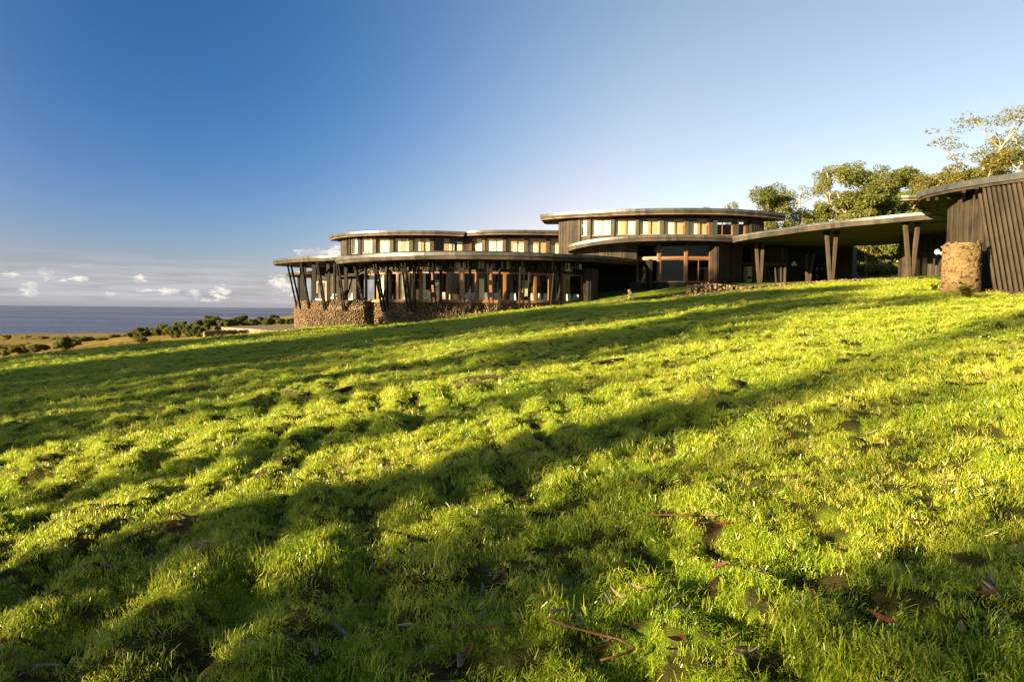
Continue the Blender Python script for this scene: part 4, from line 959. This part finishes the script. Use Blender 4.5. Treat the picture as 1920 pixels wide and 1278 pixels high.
def make_tree_meshes(name, H, spread, seed, leafm='euc', nl=5, n_per=150, leaf=.11, low=.35, cl=(.7, 1.5), barkm='bark', flat=.6, r0=.02, lean=.1, shrub=False):
    r_ = random.Random(seed); s = MB(); cents = []; rads = []
    def limb(p, d, L, r, lvl):
        pts = [Vector(p)]; dd = Vector(d); n = 5
        for i in range(n):
            dd = (dd + Vector((r_.gauss(0, .16), r_.gauss(0, .16), r_.gauss(.05, .08)))).normalized(); pts.append(pts[-1] + dd * L / n)
        s.tube(pts, [r * (1 - .65 * i / n) for i in range(n + 1)], 6 if lvl < 2 else 4)
        if lvl >= 2 or L < H * .09:
            for q in pts[2:][::2 if lvl == 1 else 2]:
                cents.append(q + Vector((r_.gauss(0, .3), r_.gauss(0, .3), .2))); a = r_.uniform(*cl) * (H / 14); rads.append((a, a * flat))
            return
        for k in range(3 if lvl else nl):
            t = r_.uniform(.45, 1) if lvl else low + (1 - low) * (k + .6) / nl
            q = pts[min(n, int(t * n))]; az_ = r_.uniform(0, 6.28) if lvl else k * 2.4 + r_.uniform(-.5, .5)
            up = r_.uniform(.35, 1.1); nd = Vector((math.cos(az_), math.sin(az_), up)).normalized()
            nd = (nd + dd * (.5 if lvl else .1)).normalized()
            limb(q, nd, L * r_.uniform(.42, .62) if lvl else spread * r_.uniform(.7, 1.15) * (1.15 - .5 * t), r * (1 - .55 * t) * .6, lvl + 1)
        if lvl < 2:
            cents.append(pts[-1]); a = r_.uniform(*cl) * (H / 14); rads.append((a, a * flat))
    limb((0, 0, -.4), (r_.gauss(0, lean), r_.gauss(0, lean), 1), H * (.86 if not shrub else .5), H * r0, 0)
    V, F = leaf_array(cents, rads, n_per / ((H / 14) ** 2), leaf, seed, .5)
    return s.mesh(name + '_trunk', M[barkm], smooth=True), fast_mesh(name + '_crown', V, F, M[leafm]), float(np.percentile(V[:, 2], 99.6))
TT = [make_tree_meshes('tall', 16, 4.6, 1, nl=7, low=.4, n_per=190, cl=(.45, .95)), make_tree_meshes('tall', 16, 4.0, 2, nl=7, low=.42, n_per=170, cl=(.4, .9)),
      make_tree_meshes('open', 17, 5.4, 3, nl=6, low=.5, n_per=125, leaf=.085, cl=(.4, .9), flat=.34, r0=.013, lean=.02), make_tree_meshes('tall', 14, 5.0, 4, nl=7, low=.25, n_per=190, cl=(.5, 1.05)),
      make_tree_meshes('dense', 12, 5.2, 5, nl=8, low=.15, n_per=230, cl=(.7, 1.4), flat=.8), make_tree_meshes('tall', 15, 4.4, 6, nl=6, low=.33, n_per=140, cl=(.45, 1.0))]
TS = [make_tree_meshes('slender', 10, 1.7, 60 + i, nl=11, low=.12, n_per=190, cl=(.55, 1.0), r0=.0075, leaf=.12, lean=.05) for i in range(3)]
TY = make_tree_meshes('golden', 12, 5.4, 15, leafm='yellowleaf', nl=8, low=.15, n_per=230, cl=(.8, 1.5), flat=.8)
def tree(meshes, loc, sc_, rz, label, group=None, name='eucalyptus_tree', cat='tree', sz=1.0):
    t = thing(name, label, cat, loc, group); t.rotation_euler = (0, 0, rz); t.scale = (sc_, sc_, sc_ * sz)
    for nm, me in zip(('trunk', 'crown'), meshes):
        o = bpy.data.objects.new(nm, me); COL.objects.link(o); o.parent = t
    return t
random.seed(5)
def pz(x, y): return float(plain_z(np.array([x]), np.array([y]))[0])
def ptree(px, pytop, Y, meshes, mh, label, group=None, name='eucalyptus_tree', cat='tree', sx=1.0):
    x, y = XY(px, Y); z0 = pz(x, y); zt_ = ZZ(px, pytop, Y); k = (zt_ - z0) / meshes[2]
    t = tree(meshes, (x, y, z0 - .1), k, random.uniform(0, 6.28), label, group, name, cat)
    t.scale = (k * sx, k * sx, k); return t
ptree(1742, 206, 88, TT[2], 17.5, 'tallest thin eucalyptus with airy flat crown rising above the right wing', sx=1.05)
ptree(1893, 232, 80, TT[3], 16.5, 'dark leafy eucalyptus at the right edge above the roof')
ptree(1950, 240, 92, TT[5], 15.5, 'eucalyptus cut by the right picture edge')
ptree(1790, 298, 78, TY, 12.5, 'golden green domed tree below the tallest eucalyptus', name='broad_tree', sx=1.25)
ptree(1712, 306, 80, TT[4], 12.5, 'dense olive tree left of the golden domed tree', name='broad_tree', sx=1.1)
ptree(1628, 304, 90, TT[1], 16.5, 'slender eucalyptus with forked pale limbs above the canopy', sx=.8)
ptree(1565, 300, 95, TT[3], 14.8, 'narrow tall eucalyptus with a high pointed crown above the canopy', sx=.62)
ptree(1488, 342, 98, TT[5], 15.5, 'thin orange tinged eucalyptus left of the pointed one', sx=1.0)
ptree(1459, 360, 96, TT[4], 12.5, 'round crowned tree just right of the tower roof end', sx=1.0)
ptree(1375, 378, 120, TT[0], 16.5, 'small treetop peeping over the right half of the tower roof', sx=.5)
ptree(1305, 386, 125, TT[3], 14.8, 'tiny treetop just showing over the middle of the tower roof', sx=.5)
for px, top_, Y, k, sx in [(1595, 350, 110, 3, .8), (1660, 348, 105, 4, .9), (1750, 322, 100, 0, 1), (1850, 300, 95, 4, 1), (1910, 290, 100, 3, 1), (1690, 350, 95, 3, .9), (1500, 392, 112, 4, .6)]:
    ptree(px, top_, Y, TT[k], [16.5, 16.5, 17.5, 14.8, 12.5, 15.5][k], ordinal(px, [1595, 1660, 1750, 1850, 1910, 1690, 1500]) + ' olive tree from the left in the back row on the hillside', 'trees further back on the hillside', sx=sx)
# trees seen through the gap below the canopy
for i in range(34):
    px = 1594 + i * 2.9 + random.uniform(-3, 3); Y = 64 + (i * 17 % 34) + random.uniform(-2, 2)
    x, y = XY(px, Y); k = .75 + .25 * random.random(); t = tree(TS[i % 3], (x, y, pz(x, y) - .1), k, random.uniform(0, 6), 'pale trunked young eucalyptus seen through the gap under the canopy', 'young trees seen through the gap under the canopy'); t.scale = (k, k, k)
# bushy undergrowth row
BU = [make_tree_meshes('bush', 4, 2.0, 20 + i, leafm='bushleaf', nl=12, low=.05, n_per=330, leaf=.10, cl=(.8, 2.5), flat=.8, barkm='barkdark', shrub=True) for i in range(4)]
BY = [make_tree_meshes('bush', 3, 1.9, 30 + i, leafm='yellowleaf', nl=12, low=.05, n_per=330, leaf=.09, cl=(.9, 2.6), flat=.7, barkm='barkdark', shrub=True) for i in range(2)]
for i in range(13):
    px = 1598 + i * 7 + random.uniform(-2, 2); Y = random.uniform(80, 100); x, y = XY(px, Y)
    tree(BU[i % 4], (x, y, pz(x, y) - .1), random.uniform(.7, 1.1), random.uniform(0, 6), 'dark undergrowth bush between the trunks behind the canopy gap', 'undergrowth bushes behind the canopy gap', 'bush', 'bush')
# row of seaside trees left of the terrace
spec = [(246, 614, 128), (262, 609, 124), (283, 607, 126), (300, 600, 122), (318, 604, 116), (336, 598, 118), (352, 602, 110), (368, 594, 116), (384, 590, 112), (398, 587, 114), (412, 588, 118), (425, 592, 108), (440, 587, 114), (455, 586, 116), (470, 590, 110),
        (486, 588, 114), (500, 590, 108), (514, 586, 110), (529, 590, 106), (543, 594, 104), (556, 592, 106), (355, 612, 100), (372, 610, 97), (390, 612, 92), (330, 614, 102), (405, 606, 90)]
for i, (px, top_, Y) in enumerate(spec):
    x, y = XY(px, Y); z0 = pz(x, y); zt_ = ZZ(px, top_, Y); k = max(.35, (zt_ - z0) / 3.6)
    t = tree(BU[i % 4], (x, y, z0 - .15), k, random.uniform(0, 6), ordinal(px, [q[0] for q in spec]) + ' rounded green tree from the left in the seaside row before the terrace', 'row of seaside trees left of the terrace', 'seaside_tree', 'tree'); t.scale = (min(k, 1.15), min(k, 1.15), k)
for px, top_, Y, lab in [(118, 634, 120, 'biggest domed dark green shrub on the golden plain at far left'), (66, 641, 128, 'pale yellow green shrub left of the biggest domed shrub'), (38, 645, 135, 'second shrub from the left edge on the golden plain'), (8, 642, 150, 'shrub at the very left edge of the plain'), (262, 636, 100, 'low shrub just above the lawn crest rocks')]:
    x, y = XY(px, Y); z0 = pz(x, y); zt_ = ZZ(px, top_, Y); k = max(.5, (zt_ - z0) / 2.6)
    t = tree(BY[0] if px != 118 else BU[1], (x, y, z0 - .2), k, 1.0 + px, lab, None, 'shrub', 'shrub'); t.scale = (k * 1.25, k * 1.1, k)
for i in range(60):
    px = random.uniform(-40, 340); Y = random.choice([random.uniform(130, 400), random.uniform(400, 1500)]); x, y = XY(px, Y)
    k = random.uniform(.3, .9) * (1 + Y / 500)
    t = tree(BU[i % 4], (x, y, pz(x, y) - .2), k, i, 'scattered small dark scrub bush on the golden coastal plain', 'scrub bushes scattered over the coastal plain', 'scrub_bush', 'bush', .6)

# grove standing uphill of the sun side, left of and behind the camera: it throws the long shadows over the lawn
_s = (math.sin(SUN_AZ), math.cos(SUN_AZ)); _nn = (-_s[1], _s[0])
def grove(w, t_, k, H, sx=1.0):
    """w: place across the light, t_: distance towards the sun, H: tree height"""
    x = _nn[0] * w + _s[0] * t_; y = _nn[1] * w + _s[1] * t_
    o = tree(TT[k], (x, y, float(lawn_base(np.array([x]), np.array([y]))[0]) - .2), 1, random.uniform(0, 6), 'tall unseen eucalyptus of the grove on the left that shades lawn and buildings', 'eucalyptus grove beside the lawn'); q = H / TT[k][2]; o.scale = (q * sx, q * sx, q)
SHADE = [(-11.9, 36, 0, 19, .45), (-13.2, 42, 3, 21, .45), (-12.4, 30, 3, 16, .4), (-20.7, 30, 3, 18, .55), (-20.5, 44, 3, 23, .5), (-24.5, 34, 3, 21, .8), (-24.0, 46, 4, 22, .8), (-29.5, 28, 0, 19, .8), (-29.5, 42, 4, 21, .8), (-34, 36, 3, 20, .7), (-35.2, 27, 3, 22.8, .5), (-38.5, 32, 0, 17, .6), (-27, 56, 5, 25, .85), (-44.4, 34, 3, 20.6, .42), (-42.4, 38, 4, 20.6, .28), (-39.5, 40, 3, 14.5, .9), (-45, 38, 4, 14.0, .9), (-50.5, 36, 3, 14.5, .9), (-56, 38, 4, 15, .9), (-62, 40, 3, 15, .9),  # unseen trees, shaped to lay the shadow bands; some added to darken building fronts
         (-7.2, 40, 3, 14.6, .13), (-7.5, 30, 1, 11, .12), (-4.5, 44, 3, 24, .17), (-4.8, 54, 3, 29, .14), (-3.5, 20, 5, 7.2, .6), (-2.3, 18, 3, 6.6, .6), (-1.2, 21, 0, 8.0, .65), (0.1, 18, 5, 7.0, .7), (1.4, 21, 3, 8.6, .8), (3.0, 20, 3, 8.5, .9), (-2.6, 38, 2, 20, .2), (2.2, 36, 2, 17, .4)]
for a in SHADE: grove(*a)

# ------------------------------------------------------------------ lawn plants, dead wood, leaves
def weed(px, py, h, label, n=10, mat_='yellowleaf'):
    x, y = ground_hit(px, py); z = gz(x, y, True); t = thing('weed', label, 'plant', (x, y, z)); st = MB(); lf = MB()
    for k in range(n):
        a = random.uniform(0, 6.28); L = h * random.uniform(.6, 1.0); sp = random.uniform(.1, .5) * h; pts = [Vector((x, y, z - .02))]
        for i in range(1, 5): q = i / 4; pts.append(Vector((x + math.cos(a) * sp * q * q, y + math.sin(a) * sp * q * q, z + L * q)))
        st.tube(pts, [.008, .007, .006, .005, .003], 4)
        for i in range(14):
            q = random.uniform(.15, 1); b = pts[0].lerp(pts[-1], q); a2 = random.uniform(0, 6.28); l = .42 * h * random.uniform(.5, 1); d = Vector((math.cos(a2), math.sin(a2), random.uniform(.1, .6))).normalized()
            w = d.cross(Vector((0, 0, 1))).normalized() * l * .3; lf.add([b, b + d * l * .5 + w, b + d * l, b + d * l * .5 - w], [(0, 1, 2, 3)])
    st.build('stem', M['yellowleaf'], t); lf.build('leaves', M[mat_], t)
weed(1813, 560, .55, 'leafy yellow green weed with a tall stalk at the foot of the stone pier', 12)
weed(1752, 548, .35, 'dark leafy clump left of the stone pier', 9, 'bushleaf')
weed(697, 611, .55, 'pale leafy weed against the dark stone base near the terrace corner', 9)
weed(716, 610, .6, 'second pale weed right of the first against the stone base', 8)
weed(842, 601, .5, 'thin stalky weed at the foot of the stone base mid restaurant', 4)
weed(1062, 620, .3, 'small upright green weed alone on the upper lawn', 4)
def log(pts, r0, label, name='fallen_branch', m_='barkdark', cat='branch', lift=.02):
    P = []
    for px, py in pts:
        x, y = ground_hit(px, py); P.append(Vector((x, y, gz(x, y, True) + lift)))
    for i in range(1, len(P) - 1): P[i].z = max(P[i].z, (P[i - 1].z + P[i + 1].z) / 2)
    o = MB(); o.tube(P, [r0 * (1 - .5 * i / len(P)) for i in range(len(P))], 7)
    ob = o.build(name, M[m_], smooth=True); return meta(ob, label, cat)
log([(850, 728), (880, 724), (925, 719), (985, 716)], .04, 'long brown fallen branch lying across the middle lawn', lift=.07)
log([(855, 738), (890, 734), (910, 733)], .03, 'short dark stick just below the long brown branch', lift=.06)
log([(625, 738), (650, 732), (690, 722)], .05, 'thick rotten brown log piece in the shaded band', lift=.06)
log([(535, 744), (575, 741), (590, 738)], .035, 'thin dark stick in the shaded band left of the rotten log', lift=.05)
log([(1110, 688), (1145, 681), (1170, 678)], .04, 'dark stick in the upper shaded band right of centre', lift=.05)
log([(1028, 1200), (1065, 1208), (1110, 1218), (1160, 1228), (1190, 1236)], .0065, 'thin red brown twig crossing the foreground at bottom centre', 'twig', 'twig', 'twig', .07)
log([(1190, 1238), (1160, 1255), (1125, 1268)], .006, 'bent end piece of the red brown foreground twig', 'twig', 'twig', 'twig', .07)
log([(875, 1200), (920, 1206), (965, 1211)], .005, 'short thin red twig left of the long foreground twig', 'twig', 'twig', 'twig', .07)
log([(1210, 970), (1260, 978), (1300, 985)], .007, 'thin twig lying in the grass right of centre', 'twig', 'twig', 'twig', .06)
def leaf_mesh(name, L, w, curl, material):
    n = 7; V = []; F = []
    for i in range(n):
        t = i / (n - 1); ww = w * math.sin(math.pi * (t * .92 + .04)) ** .8; x = L * (t - .5); y = .18 * L * (t - .5) ** 2 * 2; zc = curl * L * (t - .5) ** 2 * 2
        V += [(x, y - ww, zc + ww * .55), (x, y, zc), (x, y + ww, zc + ww * .55)]
    for i in range(n - 1):
        for j in range(2): F.append((i * 3 + j, i * 3 + j + 1, i * 3 + j + 4, i * 3 + j + 3))
    me = bpy.data.meshes.new(name); me.from_pydata(V, [], F); me.materials.append(material); me.update(); return me
LM = {'red': leaf_mesh('leaf',   .10, .017, .25, M['leaf_red']), 'tan': leaf_mesh('leaf',   .12, .013, .2, M['leaf_tan']), 'grey': leaf_mesh('leaf',   .11, .010, .3, M['leaf_grey'])}
LAB = {'red': ('curled rust red eucalyptus leaf lying in the grass', 'rust red leaves on the lawn'), 'tan': ('pale tan eucalyptus leaf lying in the grass', 'tan leaves on the lawn'), 'grey': ('narrow silvery grey eucalyptus leaf on bare soil or grass', 'silvery grey leaves on the lawn')}
random.seed(21)
spots = [(1515, 1165, 'red'), (1720, 972, 'red'), (855, 945, 'red'), (890, 990, 'red'), (845, 893, 'red'), (1535, 915, 'red'), (1660, 860, 'red'), (1268, 1235, 'red'), (1855, 1140, 'tan'), (1800, 1220, 'tan'), (1040, 1180, 'tan'), (1138, 1220, 'grey'), (942, 1085, 'grey'), (905, 1080, 'grey'),
         (1325, 990, 'grey'), (1300, 985, 'grey'), (1052, 1082, 'grey'), (1140, 1130, 'grey'), (1260, 1185, 'grey'), (1908, 1065, 'tan'), (355, 845, 'tan'), (370, 853, 'tan'), (460, 885, 'tan'), (505, 920, 'red'), (600, 940, 'grey'), (210, 823, 'tan'), (140, 832, 'tan'), (545, 900, 'tan'),
         (205, 1085, 'red'), (145, 1120, 'red'), (15, 1270, 'red'), (40, 1262, 'tan'), (915, 948, 'tan'), (975, 935, 'red'), (1235, 903, 'red'), (1700, 915, 'red'), (1780, 918, 'tan'), (1740, 760, 'tan'), (1620, 745, 'grey'), (1650, 748, 'tan'), (1640, 765, 'grey'), (1850, 718, 'red'), (1070, 1000, 'grey'),
         (1440, 935, 'grey'), (1330, 940, 'tan'), (1430, 1125, 'grey'), (1650, 1200, 'red'), (1860, 1150, 'grey'), (1395, 710, 'red'), (1540, 732, 'tan'), (1060, 838, 'tan'), (1120, 843, 'grey'), (760, 865, 'tan'), (688, 862, 'grey'), (640, 1195, 'grey'), (770, 1040, 'grey'), (420, 985, 'tan'), (300, 978, 'red')]
for c_, cnt_ in (('grey', 18), ('tan', 60), ('red', 30)):
    for k in range(cnt_):
        if k < cnt_ * .55: b = random.choice(BARES); sx_ = b[0] + random.gauss(0, b[2] * .6); sy_ = b[1] + random.gauss(0, b[3] * .6); spots.append((sx_, sy_, c_, 1))
        else: spots.append((random.uniform(20, 1900), random.uniform(700, 1270), c_))
for sp in spots:
    if len(sp) == 4: x, y, c_ = sp[:3]
    else: x, y = ground_hit(sp[0], sp[1]); c_ = sp[2]
    z = gz(x, y, True); k = random.uniform(.7, 1.15) * (1.0 if y < 8 else 1.25)
    o = link('fallen_leaf', LM[c_], loc=(x, y, z + random.uniform(.035, .06)), rot=(random.uniform(-.5, .5), random.uniform(-.4, .4), random.uniform(0, 6.28)), scale=(k, k, k))
    meta(o, LAB[c_][0], 'leaf', LAB[c_][1])

# ------------------------------------------------------------------ grass
def clump_mesh(seed, n, hmin, hmax, rad, width, bend):
    r_ = np.random.default_rng(seed); V = []; F = []; k = 0
    for i in range(n):
        a = r_.uniform(0, 6.283); rr = rad * math.sqrt(r_.uniform(0, 1)); x, y = rr * math.cos(a), rr * math.sin(a)
        h = r_.uniform(hmin, hmax); d = r_.uniform(0, 6.283); bx_, by_ = math.cos(d), math.sin(d); bd = h * r_.uniform(.15, bend)
        wd = r_.uniform(0, 6.283); wx, wy = math.cos(wd) * width, math.sin(wd) * width
        p1 = (x + bx_ * bd * .3, y + by_ * bd * .3, h * .55); p2 = (x + bx_ * bd, y + by_ * bd, h * max(.12, 1 - .45 * bd / h))
        V += [(x - wx * .5, y - wy * .5, -.01), (x + wx * .5, y + wy * .5, -.01), (p1[0] + wx * .42, p1[1] + wy * .42, p1[2]), (p1[0] - wx * .42, p1[1] - wy * .42, p1[2]), p2]
        F += [(k, k + 1, k + 2, k + 3), (k + 3, k + 2, k + 4)]; k += 5
    me = bpy.data.meshes.new('grass_tuft'); me.from_pydata(V, [], F); me.materials.append(M['blade']); me.update(); return me
tufts = bpy.data.collections.new('grass_tufts')
specs = [(32, .022, .055, .075, .0042, 1.5), (32, .025, .062, .075, .0040, 1.4), (30, .016, .040, .08, .0046, 1.8), (24, .035, .085, .06, .0044, 1.3), (36, .018, .048, .09, .0042, 1.7), (14, .07, .15, .035, .0045, .9)]
for i, sp in enumerate(specs):
    o = bpy.data.objects.new('tuft_%d' % i, clump_mesh(100 + i, *sp)); tufts.objects.link(o)
def scatter():
    X = []; Y = []; S = []; T = []
    def zone(r0, r1, dens, sc_, a0=-44, a1=44):
        n = int(dens * (r1 * r1 - r0 * r0) * R(a1 - a0) / 2); a = rng.uniform(R(a0), R(a1), n); r = np.sqrt(rng.uniform(r0 * r0, r1 * r1, n))
        X.append(r * np.sin(a)); Y.append(r * np.cos(a)); S.append(np.full(n, sc_)); T.append(rng.choice(6, n, p=[.24, .24, .16, .14, .18, .04]))
    zone(1.2, 5, 560, 1.0, -52, 52); zone(5, 9, 430, 1.0); zone(9, 15, 240, 1.15); zone(15, 24, 110, 1.5); zone(24, 36, 50, 2.0); zone(36, 54, 24, 2.6)
    x = np.concatenate(X); y = np.concatenate(Y); s_ = np.concatenate(S); t_ = np.concatenate(T)
    keep = (y < lawn_edge(x) + .8)
    # keep clear of the buildings' feet
    u = x / np.maximum(y, .1) * 1280 + 960
    lim = np.interp(u, [0, 550, 640, 700, 780, 850, 1000, 1100, 1184, 1280, 1374, 1468, 1530, 1577, 1690, 1755, 1775, 1838, 1920, 2100], [60, 50, 48.6, 48.6, 47.2, 46.6, 47.2, 47.4, 47.2, 45.9, 45, 43.6, 44.6, 43.6, 41, 38, 26.3, 24.6, 23, 20])
    keep &= y < lim
    b = bare_mask(x, y); d = np.hypot(x, y)
    keep &= rng.uniform(0, 1, len(x)) > b * (.88 - .45 * sms(10, 25, d))
    x, y, s_, t_ = x[keep], y[keep], s_[keep], t_[keep]
    v = fbm(x / .38, y / .32, 2, 91); s_ = s_ * (.40 + .95 * v) * rng.uniform(.8, 1.2, len(x))
    z = lawn_z(x, y)
    return x, y, z, s_, t_
x, y, z, s_, t_ = scatter(); N = len(x)
print('grass tufts', N)
me = bpy.data.meshes.new('grass'); me.vertices.add(N); me.vertices.foreach_set('co', np.c_[x, y, z].astype(np.float32).ravel())
a_ = me.attributes.new('tuft_scale', 'FLOAT_VECTOR', 'POINT'); hz_ = s_ * (1 - .45 * sms(8, 30, np.hypot(x, y))); a_.data.foreach_set('vector', np.c_[s_, s_, hz_].astype(np.float32).ravel())
a_ = me.attributes.new('tuft_kind', 'INT', 'POINT'); a_.data.foreach_set('value', t_.astype(np.int32))
rot = np.c_[rng.normal(0, .32, N), rng.normal(0, .32, N), rng.uniform(0, 6.283, N)].astype(np.float32)
a_ = me.attributes.new('tuft_rot', 'FLOAT_VECTOR', 'POINT'); a_.data.foreach_set('vector', rot.ravel())
go = bpy.data.objects.new('grass', me); COL.objects.link(go); meta(go, 'short lumpy green grass covering the lawn', 'grass', None, 'stuff')
ng = bpy.data.node_groups.new('grass_scatter', 'GeometryNodeTree')
ng.interface.new_socket('Geometry', in_out='INPUT', socket_type='NodeSocketGeometry'); ng.interface.new_socket('Geometry', in_out='OUTPUT', socket_type='NodeSocketGeometry')
gi = ng.nodes.new('NodeGroupInput'); gout = ng.nodes.new('NodeGroupOutput'); ci = ng.nodes.new('GeometryNodeCollectionInfo')
ci.inputs['Collection'].default_value = tufts; ci.inputs['Separate Children'].default_value = True; ci.inputs['Reset Children'].default_value = True
ip = ng.nodes.new('GeometryNodeInstanceOnPoints'); ip.inputs['Pick Instance'].default_value = True
def na(nm, dt):
    q = ng.nodes.new('GeometryNodeInputNamedAttribute'); q.data_type = dt; q.inputs['Name'].default_value = nm; return q.outputs['Attribute']
L_ = ng.links.new
L_(gi.outputs[0], ip.inputs['Points']); L_(ci.outputs[0], ip.inputs['Instance']); L_(na('tuft_kind', 'INT'), ip.inputs['Instance Index'])
er = ng.nodes.new('FunctionNodeEulerToRotation'); L_(na('tuft_rot', 'FLOAT_VECTOR'), er.inputs[0]); L_(er.outputs[0], ip.inputs['Rotation'])
L_(na('tuft_scale', 'FLOAT_VECTOR'), ip.inputs['Scale']); L_(ip.outputs[0], gout.inputs[0])
md = go.modifiers.new('grass', 'NODES'); md.node_group = ng
